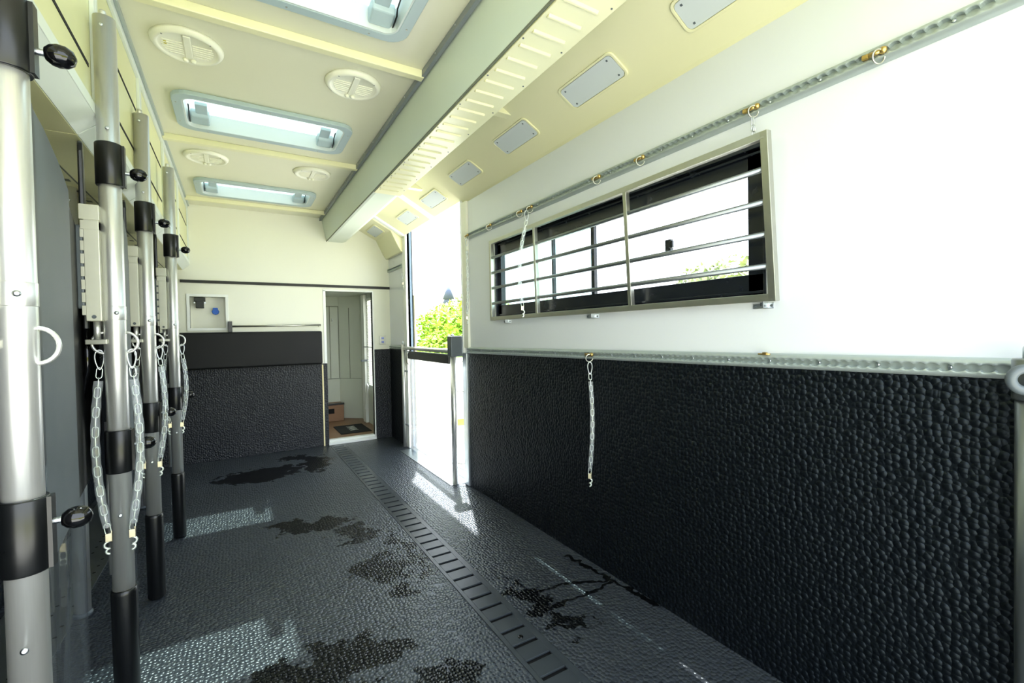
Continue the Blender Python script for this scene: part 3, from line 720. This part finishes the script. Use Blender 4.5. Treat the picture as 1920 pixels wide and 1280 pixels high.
def make_tie(name, top, bot, bow, label, sleeve=True, side=1, sc=1.0, group=None, clip=True):
    """top: ring point; bot: end of chain (hook hangs below)"""
    top = Vector(top); bot = Vector(bot); T = thing(name, top, label, 'tie chain', group)
    view = Vector((top.x, top.y, 0)).normalized()
    sd = view.cross(Vector((0, 0, 1))).normalized()
    # pear shaped snap link
    cl = .062 * sc
    d = (bot - top).normalized(); c0 = top + Vector((0, 0, .005)) * sc
    if clip:
        q = []
        for k in range(28):
            a = 2 * PI * k / 28; u = math.cos(a)
            wdt = .0105 * sc * (1 + .35 * u); q.append(c0 + Vector((0, 0, -cl / 2)) + Vector((0, 0, 1)) * (u * cl / 2) + sd * (math.sin(a) * wdt))
        mesh_obj('snap_link', MB().tube(q, .0024 * sc, 8, closed=True), M_zinc, T)
        s0 = c0 + Vector((0, 0, -cl + .004))
    else: s0 = c0
    pts = bez(s0, bot, bow, 26)
    mesh_obj('chain_links', chain_mesh(pts, .030 * sc, .0072 * sc, .0015 * sc, view), M_chain, T)
    if sleeve:
        pts2 = pts[2:-1]
        rs = [(.0115 + .0012 * math.sin(i * 1.9)) * sc for i in range(len(pts2))]
        mb = MB(); up = sd
        # flattened soft tube
        nn = 14; base = 0
        for i, p in enumerate(pts2):
            t = (pts2[min(i + 1, len(pts2) - 1)] - pts2[max(i - 1, 0)]).normalized(); u = (sd - t * sd.dot(t)).normalized(); w = t.cross(u)
            for k in range(nn):
                a = 2 * PI * k / nn; mb.v.append(p + u * math.cos(a) * rs[i] + w * math.sin(a) * rs[i] * .68)
        for i in range(len(pts2) - 1):
            for k in range(nn): mb.f.append((i*nn + k, i*nn + (k+1) % nn, (i+1)*nn + (k+1) % nn, (i+1)*nn + k)); mb.sm.append(True)
        mesh_obj('clear_sleeve', mb, G_sleeve, T)
    # quick release hook
    b = bot; h = MB()
    h.obox(b + Vector((0, 0, -.012 * sc)), sd, view, (0, 0, 1), .0085 * sc, .005 * sc, .013 * sc)
    h.cyl(b + sd * .007 * sc + Vector((0, 0, .008 * sc)), b + sd * .007 * sc + Vector((0, 0, -.028 * sc)), .003 * sc, 8)
    hk = mesh_obj('release_hook', h, M_hook, T, bevel=.001)
    q = []
    for k in range(9): a = PI * .5 - PI * k / 8; q.append(b + Vector((0, 0, -.036 * sc)) + sd * side * math.cos(a) * .011 * sc + Vector((0, 0, 1)) * math.sin(a) * .011 * sc)
    for k in range(9): a = PI * .5 - PI * k / 8; q.append(b + Vector((0, 0, -.056 * sc)) + sd * side * (math.cos(a) * .010 - .003) * sc + Vector((0, 0, 1)) * math.sin(a) * .009 * sc)
    mesh_obj('hook_jaw', MB().tube(q, .0036 * sc, 8), M_chain, hk)
    return T

# chain on the dado, two on the upper rail
make_tie('tie_chain', (XR - .036, 1.765, 1.040), (XR - .04, 1.775, .475), (0, -.02, 0), 'sleeved chain hanging down the black side panel at its seam')
make_tie('tie_chain', (XR - .062, 2.284, 1.925), (XR - .092, 2.30, 1.36), (-.015, .03, 0), 'pale chain hanging in front of the window grille')
make_tie('tie_chain', (XR - .036, 3.165, 1.925), (XR - .04, 3.175, 1.335), (0, -.02, 0), 'thin chain hanging on the white wall beside the doorway', sc=.9)
ch = make_tie('tie_chain', (1.535, 4.74, 1.86), (1.535, 4.74, 1.76), (0, .0, 0), 'short bundle of chain and clips hanging on the far door jamb', sleeve=False)

# ------------------------------------------------------------------ window and grille
wn_ = MB()
fx0, fx1 = 1.584, 1.62
a, b, c, d = W0, W1, WZ0, WZ1
wn_.box(fx0, fx1, a, b, c, c + .088); wn_.box(fx0, fx1, a, b, d - .095, d); wn_.box(fx0, fx1, a, a + .075, c, d); wn_.box(fx0, fx1, b - .045, b, c, d)
wn_.box(XR - .003, fx0, a, b, c - .004, c + .012); wn_.box(XR - .003, fx0, a, b, d - .012, d + .004); wn_.box(XR - .003, fx0, a, a + .010, c, d); wn_.box(XR - .003, fx0, b - .010, b, c, d)
wn_.box(fx0 - .010, fx0, a, b, c + .018, c + .028); wn_.box(fx0 - .010, fx0, a, b, d - .03, d - .02)
wo = struct('window_1', wn_, M_winblk, bevel=.0015)
mesh_obj('sliding_stile', MB().box(fx0 + .006, fx1 - .01, 2.142, 2.156, c + .06, d - .06), M_winblk, wo)
mesh_obj('sliding_stile', MB().box(fx0 + .006, fx1 - .01, 1.788, 1.812, c + .06, d - .06), M_winblk, wo)
mesh_obj('window_pane', MB().box(1.600, 1.603, a + .02, 2.15, c + .05, d - .05), G_win, wo)
mesh_obj('window_pane', MB().box(1.609, 1.612, 1.80, b - .03, c + .05, d - .05), glass('window_glass_tinted', (.80, .92, .90)), wo)
wl_ = tag(mesh_obj('window_catch', MB().box(1.580, 1.599, 1.298, 1.328, 1.535, 1.585).box(1.572, 1.584, 1.283, 1.300, 1.545, 1.575), M_winblk, base=(1.59, 1.31, 1.56), bevel=.003), 'small black square catch on the window glass', 'catch')

def gp(y, z, out=0.0):
    """point on the slightly sprung grille"""
    u = (2.80 - y) / (2.80 - .83); v = (z - 1.29) / .565
    return Vector((1.541 - out - .045 * max(0, u) * v, y, z))
GR = thing('window_grille', (1.54, 1.8, 1.29), 'stainless steel window grille with round bars and two dividers', 'grille')
def bar_rect(p, q, hw, hd, along_v):
    # square tube from p to q
    d = (q - p).normalized(); n = Vector((-1, 0, 0)); w = d.cross(n).normalized(); n = w.cross(d).normalized()
    return p, q, d, n, w
def sq(mb, p, q, hw, hd):
    p, q = Vector(p), Vector(q); d = (q - p).normalized(); n = Vector((-1, 0, 0)); w = d.cross(n).normalized(); n = w.cross(d).normalized()
    vs = [pt + w * sw * hw + n * sn * hd for pt in (p, q) for sw, sn in ((-1, -1), (1, -1), (1, 1), (-1, 1))]
    mb.add(vs, [(0, 3, 2, 1), (4, 5, 6, 7), (0, 1, 5, 4), (1, 2, 6, 5), (2, 3, 7, 6), (3, 0, 4, 7)])
mb = MB(); ZB, ZT, YA, YB = 1.303, 1.832, .845, 2.795; hw = .0125
sq(mb, gp(YA, ZB), gp(YB, ZB), hw, hw); sq(mb, gp(YA, ZT), gp(YB, ZT), hw, hw)
sq(mb, gp(YA + .001, ZB - hw), gp(YA + .001, ZT + hw), hw, hw * 1.02); sq(mb, gp(YB, ZB - hw), gp(YB, ZT + hw), hw, hw * 1.02)
mesh_obj('grille_frame', mb, M_steelb, GR, bevel=.0015)
for y in (1.485, 2.235):
    mb = MB(); sq(mb, gp(y, ZB), gp(y, ZT), .010, .0115); mesh_obj('grille_divider', mb, M_steelb, GR, bevel=.0015)
for k in range(4):
    z = ZB + (ZT - ZB) * (k + 1) / 5
    mesh_obj('grille_bar', MB().tube([gp(YA, z), gp(YB, z)], .0098, 14), M_bar, GR)
for i, (y, lab) in enumerate(((.895, 'metal hinge plate under the near end of the window grille'), (1.775, 'metal hinge plate under the middle of the window grille'), (2.63, 'small metal hinge plate under the far end of the window grille'))):
    w = .036 if i == 0 else .045
    T = bpy.data.objects.new('grille_hinge', None); COL.objects.link(T); T.parent = GR; T.location = Vector((XR, y, 1.278)) - BASE[GR.name]; BASE[T.name] = Vector((XR, y, 1.278))
    mesh_obj('hinge_plate', MB().box(XR - .004, XR, y - w, y + w, 1.268, 1.287), M_zinc, T, bevel=.001)
    mesh_obj('hinge_lug', MB().box(XR - .03, XR - .003, y - w * .45, y - w * .25, 1.270, 1.2925), M_zinc, T, bevel=.001)
    pieces('hinge_screw', MB().lathe([(.005, 0), (.004, -.003)], (XR - .004, y - w * .8, 1.277), 10, 'x').lathe([(.005, 0), (.004, -.003)], (XR - .004, y + w * .8, 1.277), 10, 'x').box(XR - .012, XR - .004, y - .005, y + .005, 1.277, 1.289), M_plate, T)
lkx = Vector((XR - .052, .898, 1.915))
SN = thing('grille_snap', lkx, 'snap link hanging from a tie ring to the corner of the window grille', 'snap hook')
mesh_obj('snap_body', MB().tube([lkx + Vector((0, .004 * math.cos(2*PI*k/20), -.024 + .027 * math.sin(2*PI*k/20))) for k in range(20)], .0022, 8, closed=True), M_zinc, SN)
e = gp(.885, ZT + .012)
pieces('snap_ring', MB().tube([lkx.lerp(e, .55) + Vector((0, .007 * math.cos(2*PI*k/18), -.004 + .012 * math.sin(2*PI*k/18))) for k in range(18)], .0016, 6, closed=True).tube([e + Vector((0, .007 * math.cos(2*PI*k/18), .004 + .012 * math.sin(2*PI*k/18))) for k in range(18)], .0016, 6, closed=True), M_zinc, SN)

# ------------------------------------------------------------------ groom door gate
G = thing('door_gate', (1.50, 4.0, 0), 'low gate across the outside doorway, steel rail above a clear panel', 'gate')
mesh_obj('gate_rail', MB().tube([(1.535, 4.745, 1.062), (1.502, 3.40, 1.062)], .0185, 16), M_steel, G)
mesh_obj('gate_pad', MB().prism([(1.515, 4.60, .955), (1.545, 4.60, .955), (1.545, 4.60, 1.035), (1.515, 4.60, 1.035)], (1.53, 4.6, 0), (1.50, 3.46, 0)), M_blackp, G, bevel=.006)
mesh_obj('gate_panel', MB().prism([(1.530, 4.60, .02), (1.534, 4.60, .02), (1.534, 4.60, .965), (1.530, 4.60, .965)], (1.53, 4.6, 0), (1.50, 3.40, 0)), G_gate, G)
mesh_obj('gate_handle', MB().tube([(1.50, 4.52, 1.03), (1.485, 4.51, 1.0), (1.485, 4.50, .92), (1.505, 4.50, .90)], .009, 10), M_steelb, G)
mb = MB()
for z in (.25, .82): mb.box(1.52, 1.545, 4.60, 4.72, z - .008, z + .008)
pieces('gate_clip', mb, M_zinc, G)
P = thing('gate_post', (1.475, 3.345, 0), 'polished steel tube post with a grey box head at the doorway', 'post')
mesh_obj('post_tube', MB().cyl((1.478, 3.345, .004), (1.478, 3.345, 1.03), .024, 24), M_steel, P)
mesh_obj('post_head', MB().box(1.445, 1.548, 3.305, 3.385, 1.02, 1.185), M_plate, P, bevel=.006)
mesh_obj('post_cap', MB().lathe([(.015, 0), (.015, .01), (.008, .016)], (1.475, 3.345, 1.185), 14), M_alu, P)
pieces('post_stay', MB().cyl((1.50, 3.345, .74), (1.548, 3.31, .74), .006, 8).cyl((1.50, 3.345, .16), (1.548, 3.31, .16), .006, 8), M_steelb, P)
P2 = thing('hinge_post', (1.535, 4.765, 0), 'steel tube post at the far side of the outside doorway', 'post')
mesh_obj('post_tube', MB().cyl((1.528, 4.765, .002), (1.528, 4.765, 1.10), .020, 20), M_steel, P2)
mesh_obj('post_pin', MB().lathe([(.010, 0), (.010, .03), (.004, .04)], (1.528, 4.765, 1.10), 12), M_zinc, P2)
# cable outside the panel
tag(mesh_obj('hanging_cord', MB().tube([(1.60, 4.52, .19), (1.61, 4.40, .20), (1.60, 4.22, .34), (1.60, 4.0, .50), (1.60, 3.75, .68), (1.60, 3.50, .90), (1.595, 3.36, 1.04)], .003, 6), mat('cord', (.55, .55, .5), .7), base=(1.6, 4, .2)), 'thin cord sagging behind the clear gate panel', 'cord')

# ------------------------------------------------------------------ ramp post at the near end
RP = thing('ramp_post', (1.497, .262, 0), 'short steel post with a ring head at the right picture edge', 'post')
mesh_obj('post_tube', MB().cyl((1.497, .262, 0), (1.497, .262, 1.10), .026, 28), M_bar, RP)
mesh_obj('post_collar', MB().lathe([(.030, 1.03), (.031, 1.035), (.031, 1.118), (.029, 1.122)], (1.497, .262, 0), 28), M_bar, RP)
mesh_obj('post_pin', MB().lathe([(.014, 1.122), (.014, 1.145), (.009, 1.157), (.002, 1.160)], (1.497, .262, 0), 18), M_zinc, RP)
mesh_obj('ring_head', MB().ring((1.455, .262, 1.078), (.85, .5, 0), .024, .010, 32, 12), M_plate, RP)

# ------------------------------------------------------------------ stall partitions
PXc, PY = -.332, 1.92
def rounded(mb, pts, y0): pass
def make_partition(label):
    x, y = PXc, PY
    T = thing('stall_partition', (x, y, 0), label, 'stall partition', 'horse stall partitions folded along the locker side')
    vw = Vector((-.17, .985, 0)).normalized()
    mesh_obj('post_tube', MB().cyl((x, y, .36), (x, y, 2.225), .029, 32), M_steel, T)
    mesh_obj('top_pin', MB().lathe([(.010, 2.225), (.010, 2.245), (.008, 2.249)], (x - .004, y, 0), 16), M_steel, T)
    for (z0, z1) in ((1.694, 1.828), (.775, .912)):
        c = mesh_obj('collar', MB().lathe([(.034, z0), (.0355, z0 + .003), (.0355, z1 - .003), (.034, z1)], (x, y, 0), 36).box(x + .022, x + .040, y - .012, y + .012, z0 + .002, z1 - .002), M_blackp, T)
        zk = z0 + (.048 if z0 > 1 else .085)
        kx = x + .036
        k = mesh_obj('locking_knob', MB().lathe([(.004, .036), (.012, .038), (.0185, .046), (.021, .056), (.0195, .068), (.013, .078), (.003, .082)], (kx - .022, y, zk), 24, 'x'), M_blackg, T)
        mesh_obj('knob_thread', MB().lathe([(.0055, -.004 + i * .0) if i == 0 else (.0055 if i % 2 else .0065, -.004 + i * .0025) for i in range(12)], (kx - .008, y, zk), 14, 'x'), M_zinc, k)
    mesh_obj('rubber_boot', MB().lathe([(.030, .006), (.0335, .010), (.0345, .38), (.0335, .392), (.030, .395)], (x, y, 0), 36), M_blackp, T)
    pieces('pole_screw', MB().lathe([(.0055, 0), (.0055, -.002), (.003, -.003)], (x - .004, y - .029, 1.80 + .39), 12, 'y').lathe([(.0055, 0), (.0055, -.002), (.003, -.003)], (x + .003, y - .029, 1.87), 12, 'y').lathe([(.006, 0), (.006, -.002), (.003, -.003)], (x + .002, y - .029, .64), 12, 'y').lathe([(.0065, 0), (.006, -.003), (.002, -.005)], (x + .010, y - .030, 1.288), 12, 'y'), M_zinc, T)
    mesh_obj('pole_sleeve', MB().lathe([(.0298, 1.266), (.0302, 1.267), (.0302, 1.309), (.0298, 1.310)], (x, y, 0), 32), M_steel, T)
    # D rings either side
    for s in (-1, 1):
        q = []
        for k in range(13):
            a = -PI / 2 + PI * k / 12; q.append((x + s * (.027 + .030 * math.cos(a)), y - .004, 1.193 + .033 * math.sin(a)))
        q = [(x + s * .022, y, 1.160)] + q + [(x + s * .022, y, 1.226)]
        mesh_obj('d_ring', MB().tube(q, .0042, 10), M_steel, T)
    # lock box on the left of the pole
    lx, ly = x - .046, y - .008
    lb = mesh_obj('lock_box', MB().box(lx - .015, lx + .022, ly - .03, ly + .03, 1.262, 1.585), M_lockgrey, T, bevel=.002)
    mesh_obj('lock_cap', MB().box(lx - .024, lx + .024, ly - .033, ly + .033, 1.575, 1.622).box(lx - .022, lx + .022, ly - .031, ly + .031, 1.545, 1.573), M_lockgrey, lb, bevel=.0015)
    mb = MB()
    for k in range(7): mb.box(lx - .024, lx - .015, ly - .028, ly + .0, 1.28 + k * .04, 1.31 + k * .04)
    pieces('hinge_knuckle', mb, M_lockgrey, lb, bevel=.001)
    mesh_obj('lock_screw', MB().lathe([(.006, 0), (.005, -.002)], (lx + .004, ly - .03, 1.275), 12, 'y'), M_plate, lb)
    mesh_obj('lock_pin', MB().cyl((lx + .004, ly, 1.205), (lx + .004, ly, 1.262), .009, 16), M_steel, lb)
    mesh_obj('lock_shoe', MB().obox((lx + .004, ly, 1.197), (1, 0, 0), (0, 1, 0), (0, 0, 1), .026, .022, .008), M_steelb, lb, bevel=.002)
    # head guard board, seen edge on
    g0 = Vector((lx - .026, y + .01, 0)); gd = Vector((-.19, .98, 0)).normalized(); gn = Vector((.98, .19, 0))
    def gpt(s, z): return g0 + gd * s + Vector((0, 0, z))
    outl = [(0.0, 1.24), (0.0, 1.80), (.012, 1.828), (.04, 1.842), (.10, 1.846), (.30, 1.82), (.42, 1.76), (.48, 1.66), (.50, 1.50), (.48, 1.30), (.40, 1.20), (.05, 1.16)]
    mesh_obj('head_guard', MB().prism([gpt(s, z) - gn * .006 for s, z in outl], (0, 0, 0), gn * .013), M_blackp, T, bevel=.004, seg=3)
    mesh_obj('guard_plate', MB().obox(g0 + Vector((-.001, -.030, 1.43)), (1, 0, 0), (0, 1, 0), (0, 0, 1), .0125, .012, .13), M_plate, T, bevel=.008, seg=3)
    mesh_obj('guard_rod', MB().tube([g0 + Vector((.0, .0, 1.24)), g0 + Vector((.0, .0, 1.11)), g0 + Vector((-.01, .02, 1.08)), g0 + Vector((-.085, .12, .66)), g0 + Vector((-.10, .14, .60))], .0085, 10), M_blackg, T)
    # padded panel running back from the pole
    d = Vector((-.128, 1.16, 0)).normalized(); nn = Vector((d.y, -d.x, 0))
    o0 = Vector((x - .002, y, 0))
    rear = [(.555, 1.600), (.57, 1.605), (.81, 1.535), (.99, 1.475), (1.10, 1.415), (1.19, 1.30), (1.255, 1.16), (1.27, 1.0), (1.25, .85), (1.18, .76), (1.05, .735), (.555, .735)]
    top = [(.045, 1.655), (.055, 1.678), (.10, 1.684), (.22, 1.682), (.38, 1.665), (.47, 1.648), (.548, 1.628)]
    bot = [(.548, .735), (.52, .728), (.16, .722), (.10, .735), (.095, .93), (.055, .94)]
    poly = top + bot
    def P3(s, z, off=0): return o0 + d * s + Vector((0, 0, z)) + nn * off
    mesh_obj('padded_panel', MB().prism([P3(s, z, -.022) for s, z in poly], (0, 0, 0), nn * .040), M_vinyl, T, bevel=.014, seg=4)
    mesh_obj('shaded_rear_pad', MB().prism([Vector(P3(s, z, -.024)) for s, z in rear], (0, 0, 0), nn * .036), M_vinylb, T, bevel=.012, seg=3)  # pad's rear made black to paint its shade where it curves away
    mesh_obj('pad_binding', MB().box(0, 0, 0, 0, 0, 0) if False else MB().prism([P3(s, z, -.026) for s, z in ((.038, .95), (.038, 1.66), (.062, 1.675), (.082, 1.66), (.082, .95))], (0, 0, 0), nn * .049), mat('binding', (.13, .16, .20), .4) if 'binding' not in bpy.data.materials else bpy.data.materials['binding'], T, bevel=.006)
    mesh_obj('inner_pole', MB().cyl(P3(.075, .0 + .42, -.03), P3(.075, .93, -.03), .009, 12), M_steel, T)
    # clear curtain under the pad, gently rippled
    mb = MB(); nx, nz = 34, 26; s0, s1 = .10, .80; zt_, zb_ = .74, .035
    for j in range(nz + 1):
        v = j / nz
        for i in range(nx + 1):
            u = i / nx
            off = (.010 * math.sin(u * 15 + v * 2.2) + .018 * math.sin(u * 6 + 1.3 * v)) * (.25 + v)
            mb.v.append(P3(s0 + (s1 - s0 - .06 * v) * u, zt_ + (zb_ - zt_) * v, off))
    for j in range(nz):
        for i in range(nx):
            a_ = j * (nx + 1) + i; mb.f.append((a_, a_ + 1, a_ + nx + 2, a_ + nx + 1)); mb.sm.append(True)
    mesh_obj('clear_curtain', mb, G_curt, T)
    return T
PART = make_partition('second stall partition from the camera, its pole standing in front of the middle locker, lock box fully visible')
dup(PART, (PXc - .012, 1.19, 0), 'nearest stall partition, its thick steel pole cut by the left picture edge, with big grey pad')
dup(PART, (PXc - .012, 2.66, 0), 'third stall partition from the camera, between the second and fourth poles')
dup(PART, (PXc + .012, 3.40, 0), 'fourth and farthest stall partition pole, closest to the cushioned far wall')
# tie chains on D rings
names = {1.92: 'second', 2.66: 'third', 3.40: 'fourth'}
for (px_, py_) in ((PXc, 1.92), (PXc - .012, 2.66), (PXc + .012, 3.40)):
    for s in (-1, 1):
        tx = px_ + s * .040
        w = 'left' if s < 0 else 'right'
        zb = {1.92: .59, 2.66: .64, 3.40: .70}[py_]
        bx = tx + .012 if s < 0 else tx - .010
        make_tie('tie_chain', (tx, py_ - .004, 1.166), (bx, py_ - .03, zb), (-.018 if s < 0 else .022, -.01, 0), 'clear-sleeved chain hanging from the %s ring of the %s stall pole' % (w, names[py_]), side=-1 if s < 0 else 1, sc=1.0, group='sleeved tie chains on the stall poles')

# wall side posts
post = None
for i, (y, lab) in enumerate(((2.66, 'steel wall-side post rising behind the clear curtain near the first pad'), (3.40, 'steel wall-side post seen between the second and third stall poles'), (4.13, 'farthest steel wall-side post behind the fourth stall pole'))):
    if post is None:
        post = thing('locker_post', (-.60, y, 0), lab, 'post', 'wall-side posts under the lockers')
        mesh_obj('post_tube', MB().cyl((-.60, y, .006), (-.60, y, 1.862), .0285, 24), M_steel, post)
        mesh_obj('post_foot', MB().lathe([(.034, .006), (.034, .018), (.030, .024)], (-.60, y, 0), 24), M_plate, post)
        mesh_obj('post_screw', MB().lathe([(.006, 0), (.004, -.003)], (-.59, y - .0285, 1.80), 10, 'y'), M_zinc, post)
    else: dup(post, (-.60, y, 0), lab)

# ------------------------------------------------------------------ outdoors
def grid_plane(x0, x1, y0, y1, z): return MB().add([(x0, y0, z), (x1, y0, z), (x1, y1, z), (x0, y1, z)], [(0, 1, 2, 3)])
struct('ground', grid_plane(-60, 120, -60, 140, -1.12), M_grass).name = 'ground'
mb = MB().prism([(XO + .6, -6, -1.119), (14, -6, -1.119), (14.5, 5, -1.119), (12, 12, -1.119), (3.2, 10.0, -1.119), (2.2, 6, -1.119)], (0, 0, 0), (0, 0, .02)); struct('ground_yard', mb, M_concrete)
gw = thing('added_white_wall', (5.2, 11.4, -1.12), 'low white wall added across the yard, standing in for overexposed white behind the gate panel', 'wall')  # invented wall, added so the view behind the gate panel turns overexposed white
mesh_obj('wall_body', MB().box(1.6, 9.5, 11.35, 11.5, -1.12, .50), M_white, gw)
mesh_obj('wall_coping', MB().box(1.58, 9.52, 11.31, 11.54, .50, .55), M_concrete, gw, bevel=.01)
mb = MB().box(-5, 2.1, -12, -.6, -1.119, -1.10); struct('ground_apron', mb, M_concrete)

def leafy(name, c, R, n, sizes, m, sq_=1.0, blobs=14):
    cs = []
    for k in range(blobs):
        v = Vector((random.gauss(0, 1), random.gauss(0, 1), random.gauss(0, .8))).normalized() * random.uniform(.35, .72)
        cs.append((Vector(c) + Vector((v.x * R[0], v.y * R[1], v.z * R[2])), random.uniform(.34, .55)))
    mb = MB()
    for k in range(n):
        cc, f = random.choice(cs)
        v = Vector((random.gauss(0, 1), random.gauss(0, 1), random.gauss(0, 1))).normalized() * random.uniform(.75, 1.05) ** .5
        p = cc + Vector((v.x * R[0] * f, v.y * R[1] * f, v.z * R[2] * f))
        t = Vector((random.gauss(0, 1), random.gauss(0, 1), random.gauss(0, .6))).normalized(); w = t.cross(v + Vector((0, 0, .3))).normalized(); s = random.uniform(*sizes)
        nn = t.cross(w) * s * .18
        mb.add([p - t * s, p + w * s * .45 + nn, p + t * s, p - w * s * .45 + nn], [(0, 1, 2), (0, 2, 3)])
    return mb
def bush(name, x, y, R, n, sizes, m, label, cat, group=None, zb=-1.12):
    T = thing(name, (x, y, zb), label, cat, group)
    mesh_obj('foliage', leafy('f', (x, y, zb + R[2]), R, n, sizes, m), m, T)
    mb = MB()
    mb.tube([(x, y, zb), (x + .1, y, zb + R[2] * .7), (x, y + .1, zb + R[2] * 1.3)], .09, 8)
    for k in range(7):
        a = k * .9; mb.tube([(x, y, zb + .3 * R[2]), (x + math.cos(a) * R[0] * .4, y + math.sin(a) * R[1] * .4, zb + R[2] * (.9 + .1 * (k % 3)))], .035, 6)
    mesh_obj('branches', mb, M_bark, T)
bush('garden_bush', 6.2, 13.6, (2.1, 1.6, 1.85), 16000, (.05, .12), M_leaf, 'bright yellow-green bush seen through the outside doorway, tallest of them', 'bush', 'bushes outside the doorway')
bush('garden_bush', 3.6, 17.2, (1.8, 1.4, 2.2), 9000, (.05, .12), M_leaf, 'lower bright bush at the far jamb side of the doorway view', 'bush', 'bushes outside the doorway')
bush('garden_bush', 9.9, 18.0, (1.8, 1.6, 2.0), 8000, (.05, .12), M_leaf, 'bright bush near the gate post head in the doorway view', 'bush', 'bushes outside the doorway')
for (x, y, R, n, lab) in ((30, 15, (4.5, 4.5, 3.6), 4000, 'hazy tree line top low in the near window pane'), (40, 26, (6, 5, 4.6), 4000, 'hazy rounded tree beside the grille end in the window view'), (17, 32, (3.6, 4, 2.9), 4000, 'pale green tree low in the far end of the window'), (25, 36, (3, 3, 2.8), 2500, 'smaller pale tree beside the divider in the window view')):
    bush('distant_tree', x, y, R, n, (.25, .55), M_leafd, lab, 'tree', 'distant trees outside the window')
cf = thing('distant_conifer', (18.5, 42, -1.12), 'dark blue-grey pointed conifer beyond the bushes', 'tree')
mb = MB()
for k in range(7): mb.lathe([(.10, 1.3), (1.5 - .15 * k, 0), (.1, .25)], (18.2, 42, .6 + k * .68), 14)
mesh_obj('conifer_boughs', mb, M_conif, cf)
mesh_obj('trunk', MB().cyl((18.5, 42, -1.12), (18.5, 42, 4.5), .18, 10), M_bark, cf)
